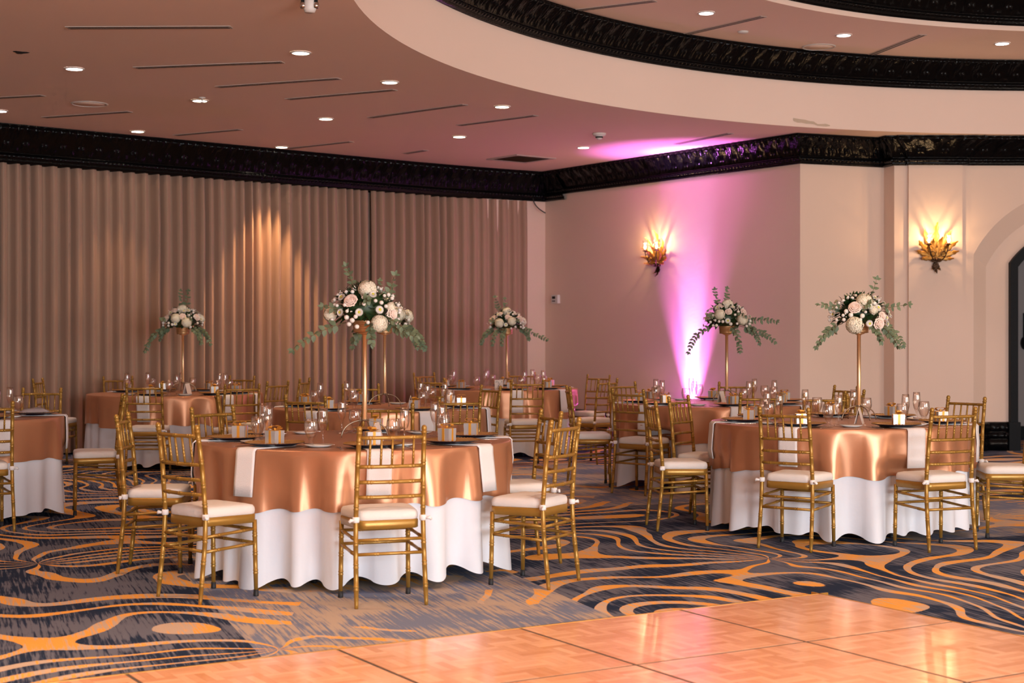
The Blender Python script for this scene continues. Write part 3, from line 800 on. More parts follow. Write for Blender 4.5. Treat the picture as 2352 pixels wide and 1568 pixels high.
# ---------------------------------------------------------------- ceiling fittings
def downlight(x, y, z, label, power, cool=False):
    power *= 3.0 if abs(x + 2.86) < .01 else .5 if abs(x + 4.29) < .01 else 1
    root = empty('downlight', (x, y, z)); tag(root, label, 'ceiling light', 'recessed ceiling downlights')
    mb = MB(); mb.lathe([(.070, -.001), (.070, -.012), (.083, -.010), (.088, -.001)], 28, cap=False); mb.obj('trim_ring', 'whitetrim', root)
    mb = MB(); mb.lathe([(0, -.008), (.070, -.008), (.070, -.002), (0, -.002)], 24); mb.obj('lamp_lens', 'lampcool' if cool else 'lampdisc', root)
    spot('downlight_lamp', (x, y, z - .03), (0, 0, -1), power, (1, .78, .80) if cool else (1, .55, .24) if y > 17 and x < -2 else (1, .66, .36), 62, .45, .05, root)
def spot(name, loc, d, power, col, ang, blend, rad, parent=None):
    l = bpy.data.lights.new(name, 'SPOT'); l.energy = power; l.color = col; l.spot_size = R(ang); l.spot_blend = blend; l.shadow_soft_size = rad
    o = bpy.data.objects.new(name, l); COL.objects.link(o); o.rotation_euler = Vector(d).to_track_quat('-Z', 'Y').to_euler(); o.location = loc
    if parent: o.parent = parent; o.matrix_parent_inverse = Matrix.Translation(parent.location).inverted()
    return o
DLP = 95
for (x, y), lab, cool in [
    ((-1.75, 12.62), 'glowing downlight in the lower ceiling nearest the curved edge at the top', 0),
    ((-3.84, 13.37), 'cool white downlight in the lower ceiling near the left edge', 1),
    ((-1.13, 14.08), 'glowing downlight just above the two long slot vents mid ceiling', 0),
    ((-3.11, 15.18), 'downlight with a sprinkler head hanging across its glow', 0),
    ((-.10, 15.58), 'glowing downlight close under the curved fascia above the corner', 0),
    ((-2.01, 16.45), 'glowing downlight in the middle of the lower ceiling', 0),
    ((-4.29, 17.46), 'yellowish downlight just above the left part of the black cornice', 0),
    ((-.62, 17.92), 'glowing downlight above the square air grille, toward the curtain', 0),
    ((-2.86, 18.91), 'yellow downlight touching the black cornice above the lit curtain', 0),
    ((.89, 18.95), 'downlight right of the square air grille near the smoke detector', 0),
    ((-5.34, 15.88), 'downlight half cut off at the left frame edge', 1)]:
    downlight(x, y, CZ, lab, DLP, cool)
for (x, y), lab in [((1.91, 14.98), 'leftmost downlight in the raised ceiling ring'), ((3.5, 16.08), 'middle downlight in the raised ceiling ring'), ((5.32, 16.54), 'rightmost downlight in the raised ceiling ring')]:
    downlight(x, y, UZ, lab, DLP * .9, 1)

def slot(x0, y0, x1, y1, z, label):
    d, L = unit((x0, y0), (x1, y1)); root = empty('slot_diffuser', ((x0 + x1) / 2, (y0 + y1) / 2, z), atan2(d[1], d[0])); tag(root, label, 'air vent', 'linear slot vents in the ceiling')
    mb = MB(); mb.box(-L / 2 - .02, -.045, -.006, L / 2 + .02, .045, -.0005); mb.obj('frame', 'slot', root)
    for s in (-1, 1):
        mb = MB(); mb.box(-L / 2, s * .022 - .007, -.0075, L / 2, s * .022 + .007, -.0055); mb.obj('slot', 'dark', root)
SL = [(-3.37, 11.6, -2.15, 11.58, 'slot vent highest in the picture on the lower ceiling'), (-3.28, 13.33, -1.98, 13.06, 'long slot vent with pale frame below the topmost one'),
      (-2.76, 14.35, -1.59, 13.89, 'slot vent between the sprinkler downlight and the curved edge'), (-2.21, 15.09, -1.13, 14.53, 'slot vent ending just below a downlight mid ceiling'),
      (-1.51, 16.35, -.49, 15.46, 'slot vent left of the downlight close under the fascia'), (-.58, 16.96, .24, 16.22, 'slot vent nearest the curved fascia, above the corner'),
      (-5.52, 15.15, -4.59, 14.87, 'slot vent cut off by the left frame edge'), (-5.01, 16.35, -4.01, 15.94, 'faint slot vent under the round ceiling speaker at left'),
      (-3.92, 17.8, -3.1, 17.32, 'faint slot vent just above the cornice between two yellow downlights'), (-2.78, 19.04, -1.95, 18.4, 'slot vent starting at the yellow downlight on the cornice'),
      (-1.37, 19.58, -1.1, 19.26, 'very short slot vent near the square air grille'), (2.02, 18.61, 2.52, 17.65, 'slot vent in the violet lit end of the lower ceiling')]
for a in SL: slot(*a[:4], CZ, a[4])
for a in [(.53, 14.92, 1.34, 14.45, 'slot vent at the top edge of the raised ceiling'), (1.75, 16.15, 2.49, 15.16, 'slot vent between the left two raised ceiling downlights'), (4.03, 17.34, 4.33, 16.08, 'steep slot vent between the right two raised ceiling downlights')]: slot(*a[:4], UZ, a[4])
def speaker(x, y, z, label):
    root = empty('ceiling_speaker', (x, y, z)); tag(root, label, 'ceiling speaker', 'round ceiling speakers')
    mb = MB(); mb.lathe([(.168, -.001), (.166, -.010), (.178, -.009), (.185, -.001)], 40, cap=False); mb.obj('rim', 'whitetrim', root)
    mb = MB(); mb.lathe([(0, -.006), (.168, -.006), (.168, -.002), (0, -.002)], 40); mb.obj('grille', 'ceil', root)
speaker(-4.27, 15.4, CZ, 'round flush speaker in the lower ceiling at left'); speaker(3.37, 16.74, UZ, 'round flush speaker in the raised ceiling beside the black cornice')
sd = empty('smoke_detector', (1.01, 17.65, CZ)); tag(sd, 'white smoke detector on the ceiling near the violet glow', 'smoke detector')
mb = MB(); mb.lathe([(0, -.03), (.070, -.03), (.078, -.012), (.08, -.001)], 28); mb.obj('base', 'whitetrim', sd)
mb = MB(); mb.lathe([(0, -.075), (.02, -.074), (.035, -.062), (.045, -.03)], 24); mb.obj('sensor_head', 'whitetrim', sd)
mb = MB(); mb.lathe([(.040, -.056), (.0415, -.056), (.045, -.040), (.043, -.040)], 24, cap=False); mb.obj('vent_band', 'dark', sd)
vt = empty('air_grille', (.12, 20.15, CZ), R(38)); tag(vt, 'dark square air return grille in the ceiling above the corner', 'air grille')
mb = MB()
for a in ((-.33, -.33, .33, -.28), (-.33, .28, .33, .33), (-.33, -.28, -.28, .28), (.28, -.28, .33, .28)): mb.box(a[0], a[1], -.012, a[2], a[3], -.001)
mb.obj('frame', 'slot', vt)
mb = MB(); mb.box(-.28, -.28, -.004, .28, .28, -.001); mb.obj('backing', 'dark', vt)
mb = MB()
for i in range(14): mb.box(-.28, -.27 + .04 * i, -.010, .28, -.258 + .04 * i, -.004)
mb.obj('louvres', 'bronze', vt)
pj = empty('ceiling_sprinkler', (-1.40, 10.55, CZ)); tag(pj, 'chrome and white ceiling fixture cut off at the top of the frame', 'ceiling fixture')
mb = MB(); mb.lathe([(0, -.11), (.035, -.11), (.045, -.085), (.045, -.001)], 20); mb.obj('housing', 'whitetrim', pj)
for s in (-1, 1):
    mb = MB(); mb.lathe([(0, -.085), (.018, -.085), (.022, -.065), (.018, -.045), (0, -.045)], 12, (s * .045, -.02, 0)); mb.obj('lamp_head', 'steel', pj)
    mb = MB(); mb.box(s * .045 - .012, -.03, -.045, s * .045 + .012, -.01, -.001); mb.obj('bracket', 'dark', pj)
mb = MB(); mb.lathe([(0, -.006), (.045, -.005), (.06, -.001)], 14, (-4.07, 12.62, CZ), mod=lambda a, j, r, z: (r * (1 + .3 * cos(3 * a)), z)); tag(mb.obj('cable_outlet', 'dark'), 'small dark cable hole in the lower ceiling at left', 'ceiling outlet')
sk = empty('sprinkler_head', (-3.05, 15.0, CZ)); tag(sk, 'small white sprinkler head below the twin glowing downlight', 'sprinkler')
mb = MB(); mb.lathe([(0, -.012), (.03, -.01), (.035, -.001)], 16); mb.obj('escutcheon', 'whitetrim', sk)
mb = MB(); mb.lathe([(0, -.05), (.016, -.05), (.016, -.046), (.006, -.044), (.006, -.01)], 12); mb.obj('deflector', 'whitetrim', sk)
mb = MB(); mb.lathe([(0, -.02), (.05, -.018), (.06, -.001)], 20, (2.41, 15.9, UZ)); tag(mb.obj('ceiling_sensor', 'whitetrim'), 'small white disc on the raised ceiling right of a slot vent', 'sensor')

# ---------------------------------------------------------------- wall sconces
def acanthus(mb, base, ang, L, W, curl, out):
    """lobed leaf in the wall plane (x,z), +y away from wall, tip curling outward"""
    d = Vector((sin(ang), 0, cos(ang))); s = Vector((cos(ang), 0, -sin(ang))); rows = []; n = 22
    for q in range(n + 1):
        t = q / n; lob = .45 + .55 * abs(sin(t * pi * 4.5)); w = .8 * W * (sin(pi * min(1, t * .92 + .06)) ** .8) * lob + .002
        c = Vector(base) + d * (L * (t - .10 * curl * max(0, t - .75) * 4)) + Vector((0, out * t + curl * .06 * max(0, t - .6) ** 2 * 6, 0))
        rows.append([c - s * w + Vector((0, -.012 * (w / W), 0)), c - s * w * .5 + Vector((0, .006, 0)), c + Vector((0, -.003, 0)), c + s * w * .5 + Vector((0, .006, 0)), c + s * w + Vector((0, -.012 * (w / W), 0))])
    mb.grid(rows)
def sconce(loc, rz, label):
    root = empty('wall_sconce', loc, rz); tag(root, label, 'wall lamp', 'gilt leaf wall sconces')
    for ang, L, W, out in ((-72, .29, .042, .03), (-50, .34, .045, .04), (-26, .40, .045, .03), (0, .47, .05, .02), (25, .41, .045, .03), (48, .34, .045, .04), (70, .29, .042, .03), (-92, .21, .035, .03), (91, .21, .035, .03), (-12, .28, .04, .05), (14, .26, .04, .05), (-38, .22, .04, .06), (38, .22, .04, .06)):
        mb = MB(); acanthus(mb, (0, .03, .02), R(ang), L, W, 1, out); mb.obj('leaf', 'gleaf', root)
    for ang, L in ((160, .13), (180, .16), (200, .13)):
        mb = MB(); acanthus(mb, (0, .025, -.01), R(ang), L, .026, .6, .02); mb.obj('stem_leaf', 'bronze', root)
    mb = MB()
    for s in (-1, 1): mb.tube([(s * (.012 + .045 * sin(t)), .055, .012 * cos(t) * 1.6 - .005) for t in [i * pi * 2 / 12 for i in range(13)]], .008, 6)
    mb.lathe([(0, -.02), (.02, -.015), (.024, 0), (.02, .015), (0, .02)], 10, (0, .055, 0)); mb.obj('ribbon_bow', 'bronze', root)
    mb = MB(); mb.lathe([(.0, -.03), (.03, -.03), (.03, .03), (0, .03)], 12, (0, .02, 0)); mb.obj('backplate', 'bronze', root)
    for s in (-1, 1):
        cx, cy, cz = s * .115, .15, .165
        arm = MB(); pts = []
        for i in range(17):
            t = i / 16; pts.append((s * (.115 * t ** .8), .05 + .10 * sin(t * pi / 2), -.02 * sin(t * pi) + .165 * t ** 2.2))
        arm.tube(pts, .0065, 7)
        arm.tube([(s * (.062 + .030 * cos(t)), .125, .065 + .030 * sin(t)) for t in [i * 2 * pi / 16 for i in range(17)]], .005, 6)
        a = arm.obj('arm', 'bronze', root)
        mb = MB(); mb.lathe([(0, -.004), (.012, 0), (.036, .010), (.038, .014), (.018, .014), (.018, .03), (0, .03)], 18, (cx, cy, cz)); mb.obj('candle_cup', 'bronze', a)
        mb = MB(); mb.lathe([(.018, .014), (.030, .03), (.038, .055), (.036, .085), (.030, .11), (.030, .125), (.038, .145)], 20, (cx, cy, cz), cap=False); mb.obj('glass_shade', 'glass', root)
        mb = MB(); mb.lathe([(0, .03), (.008, .032), (.017, .055), (.014, .075), (.004, .095), (0, .098)], 14, (cx, cy, cz)); mb.obj('bulb', 'bulb', root)
        l = bpy.data.lights.new('sconce_lamp', 'POINT'); l.energy = 6.5; l.color = (1, .62, .30); l.shadow_soft_size = .02
        o = bpy.data.objects.new('sconce_lamp', l); COL.objects.link(o); o.parent = root; o.location = (cx, cy + .0, cz + .105)
sx, sy = onback((1515 - 1176) / 3500)
sconce((sx, sy, 2.30), atan2(wd[1], wd[0]) + pi, 'gilt leaf wall sconce on the violet lit back wall')
sconce((5.0, 18.0, 2.26), pi, 'gilt leaf wall sconce on the pale pilaster beside the arch')

# violet uplight at the foot of the back wall
ux, uy = onback((1590 - 1176) / 3500); ux += wn[0] * .15; uy += wn[1] * .15
up = empty('uplight', (ux, uy, 0)); tag(up, 'small black floor uplight throwing violet light up the back wall', 'uplight')
mb = MB(); mb.lathe([(0, 0), (.07, 0), (.075, .02), (.075, .10), (.065, .11), (.0, .11)], 20); mb.obj('housing', 'rubber', up)
mb = MB(); mb.lathe([(0, .1105), (.058, .1105), (.058, .114), (0, .114)], 20); mb.obj('lens', 'whitetrim', up)
tilt = Vector((-wn[0] * .03, -wn[1] * .03, 1))
spot('uplight_core', (ux, uy, .125), tilt, 1700, (.60, .38, 1), 23, 1.0, .03)
spot('uplight_wash', (ux, uy, .125), Vector((-wn[0] * .02, -wn[1] * .02, 1)), 1600, (.84, .17, .95), 46, 1.0, .03)
spot('uplight_spill', (ux + wn[0] * .05, uy + wn[1] * .05, .14), (wn[0] * .8, wn[1] * .8, 1), 32, (.80, .15, 1), 165, .6, .05)
# ================================================================== DANCE FLOOR
df = empty('dance_floor', (1.60, 7.93, 0), atan2(-.515, -.857)); tag(df, 'portable parquet dance floor laid on the carpet, made of square panels', 'dance floor')
PS = .914
mb = MB(); mb.box(-.01, -.01, .002, PS * 9 + .01, PS * 8 + .01, .0212); mb.obj('base', 'base', df)
for i in range(9):
    for j in range(8):
        mb = MB(); h = PS / 2 - .009; mb.loops([[(-h, -h, .0113), (h, -h, .0113), (h, h, .0113), (-h, h, .0113)], [(-h, -h, .013), (h, -h, .013), (h, h, .013), (-h, h, .013)]]); mb.sm = [False] * len(mb.sm)
        o = mb.obj('panel', 'parquet', df); o.location = (PS * (i + .5), PS * (j + .5), .010)
for a in ((0, 0), (1, 0)):
    mb = MB(); Lx = PS * 9 if a[0] == 0 else PS * 8
    sec = [(-.05, .001), (0.0, .024), (.012, .024), (.012, .001)]
    if a[0] == 0: mb.loops([[(-.05, y, z) for y, z in sec], [(Lx, y, z) for y, z in sec]])
    else: mb.loops([[(y, -.05, z) for y, z in sec], [(y, Lx, z) for y, z in sec]])
    mb.sm = [False] * len(mb.sm); mb.obj('edge_trim', 'trimgold', df)

# chair places: rear-leg midpoint x, y, facing in degrees, note
CH = {
 0: [(-.605, 7.66, 109, 'with its back to the camera, nearest of all'), (-1.715, 7.84, 48, 'angled at the near left corner'), (-2.27, 8.91, 3, 'seen side-on at the left end'),
     (-1.92, 9.80, -40, 'at the far left, facing the camera'), (-.84, 10.32, -95, 'at the far side behind the pole'), (.23, 9.30, 200, 'at the right end turned toward the camera'), (.285, 8.33, 151, 'at the right end seen from behind')],
 1: [(.99, 10.80, 7, 'seen side-on at the left end'), (1.73, 9.68, 55, 'at the near left, back to the camera'), (2.79, 9.64, 112, 'at the near right, back to the camera'),
     (3.58, 10.42, 174, 'cut off by the right frame edge'), (3.40, 11.42, 215, 'at the back right facing the camera'), (2.47, 12.0, -95, 'on the far side behind the pole'), (1.27, 11.55, -32, 'at the back left facing the camera')],
 2: [(-1.57, 11.60, 70, 'at the near left, back to the camera'), (-.395, 11.45, 115, 'at the near right, back to the camera'), (-.2, 14.0, 212, 'at the back right end'),
     (-1.43, 14.42, -82, 'on the far side behind the poles'), (-2.45, 12.72, 10, 'seen edge-on at the left end')],
 3: [(-3.56, 14.75, 92, 'on the near side, back to the camera'), (-2.56, 14.45, 118, 'pulled back at the near right'), (-2.375, 15.42, 150, 'standing apart before the bare curtain'), (-2.24, 16.42, 170, 'seen edge-on at the right end'),
     (-4.45, 17.22, -55, 'at the far left against the curtain'), (-3.09, 17.42, -115, 'at the far right against the curtain'), (-5.08, 16.35, 0, 'seen edge-on at the left end')],
 4: [(-1.085, 18.9, -45, 'at the far left against the curtain'), (-.87, 16.45, 62, 'at the near left, back to the camera'), (.16, 15.9, 100, 'on the near side, back to the camera'),
     (1.02, 16.3, 140, 'at the right with violet light on its rails'), (1.02, 18.0, 228, 'at the back right near the wall'), (.12, 19.2, -100, 'on the far side behind the pole')],
 5: [(.52, 13.9, 3, 'seen edge-on at the left end'), (1.0, 13.1, 48, 'at the near left, back to the camera'), (1.10, 15.15, -55, 'at the back left facing the camera'), (2.0, 12.25, 95, 'on the near side, back to the camera'),
     (2.86, 12.75, 140, 'seen edge-on at the near right'), (3.05, 13.95, 205, 'at the right end by the pale wall'), (2.22, 15.1, -105, 'on the far side behind the pole')],
 6: [(-3.03, 11.85, 197, 'side-on with an empty seat at the right'), (-4.12, 13.35, -92, 'on the far side facing the camera'), (-3.62, 10.52, 122, 'cut off by the left frame edge')],
}
# ================================================================== TABLES
def tabletree():
    root = empty('round_table')
    mb = MB(); mb.lathe([(0, .712), (.885, .712), (.890, .725), (.885, .742), (0, .742)], 80); mb.obj('tabletop', 'tabletop', root)
    for sx in (-1, 1):
        for sy in (-1, 1):
            mb = MB(); mb.tube([(sx * .30, sy * .42, .71), (sx * .36, sy * .52, .012)], .014, 8); lg = mb.obj('leg', 'tleg', root)
            mb = MB(); mb.lathe([(.016, 0), (.018, .02), (0, .02)], 8, (sx * .36, sy * .52, 0)); mb.obj('foot_cap', 'rubber', lg)
    return root
PT = tabletree(); first = True
charger, flute, goblet, bread, knife, fork = charger_mesh(), flute_mesh(), goblet_mesh(), bread_mesh(), knife_mesh(), fork_mesh()
BX = box_tree(); bx_used = False
for ti, (ph, tx, ty, angs) in enumerate(TAB):
    t = PT if first else copy_tree(PT); first = False
    t.location = (tx, ty, 0); t.rotation_euler.z = R((20, -15, 35, 10, 60, 5, 40)[ti])
    tag(t, f'round folding table hidden under the cloths of {ph}', 'table', 'round banquet tables')
    dr = Drape(100 + ti); dr.settle(tx, ty, [q[:3] for q in CH[ti]])
    w = cloth(dr, .7445, .695, -.008, .035).obj('tablecloth', 'linen'); w.location = (tx, ty, 0)
    tag(w, f'white floor-length tablecloth under the copper cloth of {ph}', 'tablecloth', 'white tablecloths')
    c = cloth(dr, .7500, .310, .004, .03).obj('table_overlay', 'satin'); c.location = (tx, ty, 0)
    tag(c, f'shiny copper satin overlay on {ph}', 'table overlay', 'copper satin overlays')
    names = posname(angs)
    r = random.Random(50 + ti)
    for a, nm in zip(angs, names):
        where = f'at {nm} of {ph}'
        A = R(a); ca, sa = cos(A), sin(A)
        def at(rad, tan, z): return (tx + ca * rad - sa * tan, ty + sa * rad + ca * tan, z)
        # napkin hanging over edge
        mb = MB(); n = 9; hw = .067; rows_t, rows_b = [], []
        path = [(q, None) for q in (.60, .75, .88)] + [(None, d) for d in (.0, .01, .05, .12, .19, .255)]
        fr = lambda d: max(dr.r(A + (k - 4) / 4 * hw / TR, d) * cos((k - 4) / 4 * hw / TR) for k in range(9)) + .004
        sk = r.uniform(-.02, .02)
        for rad, d in path:
            rt, rb = [], []
            for k in range(n):
                x = hw * (k - (n - 1) / 2) / ((n - 1) / 2)
                if d is None: rr, z = rad, .7508
                else: rr, z = (TR + .004 if d == 0 else max(TR + .014, fr(d)) + .003), .7508 - d
                jj = (sk * d / .25 if d else 0)
                rb.append(at(rr, x + jj, z)); 
                if d is None or d == 0: rt.append(at(rr + (.006 if d == 0 else 0), x + jj, z + .005))
                else: rt.append(at(rr + .007, x + jj, z))
            rows_t.append(rt); rows_b.append(rb)
        loops = [rows_t[i] + rows_b[i][::-1] for i in range(len(path))]; mb.loops(loops)
        o = mb.obj('napkin', 'napkin'); tag(o, f'folded white napkin hanging over the edge {where}', 'napkin', 'napkins under the chargers')
        o = link('charger_plate', charger, None, at(.70, 0, .7562), (0, 0, r.uniform(0, 6))); tag(o, f'beaded gold charger {where}', 'charger plate', 'beaded charger plates')
        if not (ti == 6 and a == 12):
            b = BX if not bx_used else copy_tree(BX); bx_used = True
            b.location = at(.69 + r.uniform(-.03, .02), r.uniform(-.02, .02), .7627); b.rotation_euler.z = A + r.uniform(-.7, .7)
            tag(b, f'small pearl favour box with gold bow {where}', 'gift box', 'favour boxes on the chargers')
        else:
            mb = MB(); rows = []
            for i in range(15):
                u = i / 7 - 1; row = []
                for j in range(15):
                    v = j / 7 - 1; hgt = .032 * ((1 - u * u) * (1 - v * v)) ** .5 * (1 + .1 * sin(5 * u + 3 * v)); row.append((.115 * u * (1 - .08 * (1 - v * v)), .085 * v * (1 - .08 * (1 - u * u)), hgt))
                rows.append(row)
            mb.grid(rows); mb.grid([[(x, y, -z * .35) for x, y, z in q] for q in rows]); p = mb.obj('ring_pillow', 'silver'); p.location = at(.70, -.03, .779); p.rotation_euler.z = .3
            tag(p, f'small silver satin pillow on the charger {where}', 'pillow')
        def put(name, me, rad, tan, rz, label, cat, grp, z=.7506):
            o = link(name, me, None, at(rad, tan, z), (0, 0, rz)); return tag(o, label, cat, grp)
        jt = lambda s=.015: r.uniform(-s, s)
        put('champagne_flute', flute, .50 + jt(), .20 + jt(), 0, f'tall champagne flute {where}', 'glass', 'champagne flutes')
        put('water_goblet', goblet, .56 + jt(), .13 + jt(), 0, f'stemmed water goblet {where}', 'glass', 'water goblets')
        put('bread_plate', bread, .57 + jt(), -.282 + jt(.006), 0, f'white bread plate {where}', 'plate', 'bread plates')
        put('butter_knife', knife, .57, -.282, A + .5 + jt(.3), f'butter knife on the bread plate {where}', 'knife', 'butter knives', .7648)
        if ti in (0, 1, 2, 5):
            put('table_knife', knife, .735, .195, A + pi, f'steel table knife beside the charger {where}', 'knife', 'table knives')
            put('dinner_fork', fork, .735, -.185, A + pi, f'steel dinner fork beside the charger {where}', 'fork', 'dinner forks')

# ---- table number cards
def card(x, y, rz, label, digit=False):
    mb = MB(); W, H, S = .048, .112, .030
    for s in (-1, 1): 
        mb.add([(-W, s * S, .0), (W, s * S, 0), (W, 0, H), (-W, 0, H), (-W, s * (S - .004), 0), (W, s * (S - .004), 0), (W, -s * .0, H - .012), (-W, -s * .0, H - .012)], [(0, 1, 2, 3), (7, 6, 5, 4), (0, 3, 7, 4), (1, 5, 6, 2), (0, 4, 5, 1)])
    mb.sm = [False] * len(mb.sm)
    o = mb.obj('table_number_card', 'card'); o.location = (x, y, .7506); o.rotation_euler.z = rz; tag(o, label, 'table number', 'folded table number cards')
    if digit:
        sl = S / H
        def P(u, v): return (u, -(S - sl * v) - .0012, v)
        def stroke(pts, w):
            m_ = MB(); L = []
            for i, p in enumerate(pts):
                q0, q1 = pts[max(0, i - 1)], pts[min(len(pts) - 1, i + 1)]; dx, dz = q1[0] - q0[0], q1[1] - q0[1]; l = hypot(dx, dz) or 1
                ww = w[i] if isinstance(w, list) else w
                L.append([P(p[0] - dz / l * ww, p[1] + dx / l * ww), P(p[0] + dz / l * ww, p[1] - dx / l * ww)])
            m_.grid(L); return m_
        lower = [(.003 + .0135 * cos(t), .030 + .015 * sin(t)) for t in [pi * .75 - 2 * pi * i / 24 for i in range(25)]]
        upper = [(.012, .064), (.004, .061), (-.004, .053), (-.0095, .042), (-.0105, .030)]
        a = stroke(upper + [(-.0105, .030)], .0020); b = stroke(lower, [.0012 + .0016 * abs(cos(pi * .75 - 2 * pi * i / 24)) for i in range(25)])
        o2 = len(a.v); a.add(b.v, b.f); a.obj('numeral', 'ink', o)
        mb = MB()
        for i, u in enumerate((-.010, -.004, .002, .008)): mb.add([P(u, .072), P(u + .004, .072), P(u + .004, .0765), P(u, .0765)], [(0, 1, 2, 3)])
        mb.obj('small_caption', 'ink', o)
        mb = MB(); r = random.Random(2)
        for i in range(26):
            u, v = (-.040 + r.uniform(0, .036), .102 - r.uniform(0, .018)) if i < 18 else (.026 + r.uniform(0, .014), .104 - r.uniform(0, .020)); a = r.uniform(0, 6); l, w = .0042, .0016
            mb.add([P(u - l * cos(a), v - l * sin(a)), P(u - w * sin(a), v + w * cos(a)), P(u + l * cos(a), v + l * sin(a)), P(u + w * sin(a), v - w * cos(a))], [(0, 1, 2, 3)])
        mb.obj('printed_flowers', 'ink', o)
card(-.78, 8.80, R(80), 'folded cream card seen edge on beside the pole of the front table')
card(2.42, 10.62, R(70), 'folded cream card leaning near the pole of the right-hand table')
card(-.86, 12.92, R(95), 'folded cream card under the pole on the middle table')
card(-3.42, 16.05, R(75), 'folded cream card beside the pole of the curtain-side table')
card(-.15, 17.35, R(4), 'folded cream card printed with the number 6 and flower drawings', True)
card(1.90, 13.82, R(60), 'folded cream card beside the pole of the purple-lit table')

# ================================================================== CHAIRS  (rear-leg midpoint x, y, facing in degrees)
PC = build_chair(); used = False
for ti, lst in CH.items():
    for x, y, a, d in lst:
        c = copy_tree(PC) if used else PC; used = True
        A = R(a); c.location = (x + cos(A) * .200, y + sin(A) * .200, 0); c.rotation_euler.z = A - pi / 2
        ph = TAB[ti][0]
        tag(c, f'gold chair of {ph}, {d}', 'chair', 'gold chiavari chairs with white cushions')

# ================================================================== FLORAL CENTREPIECES
def bl(kind, dx, dz, sc=1.0, rad=1.0):
    dx, dz = dx / (.205 * rad), (dz) / (.175 * rad); q = max(0, 1 - dx * dx - dz * dz); d = Vector((dx, -sqrt(q), dz)).normalized()
    return (kind, math.degrees(atan2(d.y, d.x)), math.degrees(math.asin(d.z)), rad, sc)
k = 9.0 / 3500
front_bl = [bl(t, (x - 842) * k, (721 - y) * k, s, rd) for t, x, y, s, rd in [
    ('h', 852, 662, 1.15, 1), ('r', 817, 690, 1.15, 1.02), ('h', 768, 720, 1.0, .98), ('h', 881, 744, 1.05, 1), ('r', 908, 722, 1.1, 1), ('r', 920, 745, .7, 1), ('d', 794, 718, 1, 1.05), ('d', 838, 718, 1.05, 1.06), ('d', 882, 712, 1.1, 1.05), ('d', 795, 682, 1.1, 1.02), ('d', 866, 676, 1.05, 1.04),
    ('h', 905, 705, .6, .98), ('d', 905, 700, .8, 1), ('b', 809, 730, 1.15, 1.08), ('b', 822, 737, 1.15, 1.1), ('b', 814, 746, 1.1, 1.08), ('b', 832, 752, 1.1, 1.08), ('b', 830, 728, 1, 1.08), ('b', 810, 715, .8, 1.08), ('b', 804, 700, .9, 1.06), ('b', 772, 735, .8, 1.06), ('b', 845, 682, .8, 1.06), ('b', 848, 698, .9, 1.08), ('b', 778, 700, .9, 1.0), ('b', 873, 690, .9, 1.06), ('b', 896, 703, .9, 1.06), ('b', 857, 742, .9, 1.06), ('b', 803, 668, .9, 1.0)]]
front_sp = [((-.05, -.02, .82), (-.15, -.1, 1), (-.45, -.1, 1), .20, 7), ((.12, -.03, .80), (.5, -.1, 1), (.3, 0, 1), .17, 5), ((-.10, -.10, .68), (-.8, -.5, -.2), (-.75, -.2, -.65), .36, 9), ((.12, -.10, .68), (.6, -.4, -.3), (.9, -.1, -.35), .22, 7),
            ((.04, -.14, .69), (.15, -.8, -.4), (.1, -.1, -1), .17, 8), ((.10, -.10, .70), (.5, -.5, .1), (.6, -.3, -.7), .22, 6), ((-.10, -.1, .74), (-.7, -.6, .3), (-.7, -.3, .1), .15, 5), ((.0, -.13, .80), (.3, -1, .3), (.3, -.6, -.1), .12, 4), ((-.05, .10, .7), (-.1, .8, -.4), (-.3, .3, -1), .22, 7)]
def gen_sp(seed, ups, downs):
    r = random.Random(seed); out = []
    for az in ups: a = R(az); out.append(((.06 * cos(a), .06 * sin(a), .83), (cos(a) * .5, sin(a) * .4, 1), (cos(a) * .2, sin(a) * .2, 1), r.uniform(.20, .27), 7))
    for az, L in downs: a = R(az); out.append(((.12 * cos(a), .12 * sin(a), .69), (cos(a), sin(a), -.1), (cos(a) * .25, sin(a) * .25, -1), L, 11))
    for az in (225, 300): a = R(az); out.append(((.12 * cos(a), .12 * sin(a), .77), (cos(a), sin(a), .3), (cos(a), sin(a), -.1), .14, 4))
    return out
centerpiece(-.87, 9.0, 11, 'tall gold stand with the largest white bouquet, on the front table', front_sp, front_bl, .86)
k2 = 10.85 / 3500
right_bl = [bl(t, (x - 1970) * k2, (730 - y) * k2, s, rd) for t, x, y, s, rd in [
    ('h', 1971, 692, 1.1, 1), ('r', 1948, 706, 1.15, 1.02), ('h', 1947, 748, 1.15, 1.02), ('r', 2002, 745, 1.1, 1.04), ('d', 1980, 704, 1, 1.04), ('d', 1978, 744, 1, 1.06), ('d', 2026, 744, 1, 1), ('d', 2000, 707, 1.1, 1.02), ('b', 1938, 724, 1.2, 1.04), ('b', 1962, 726, 1.2, 1.06), ('d', 1912, 750, .9, 1), ('d', 1916, 765, .9, 1), ('b', 1995, 696, 1.1, 1), ('r', 2011, 726, .8, 1), ('d', 2022, 730, .9, 1), ('b', 1930, 715, 1.2, 1), ('b', 1925, 735, 1, 1), ('b', 1958, 735, .9, 1.05), ('h', 1990, 712, .6, .95)]]
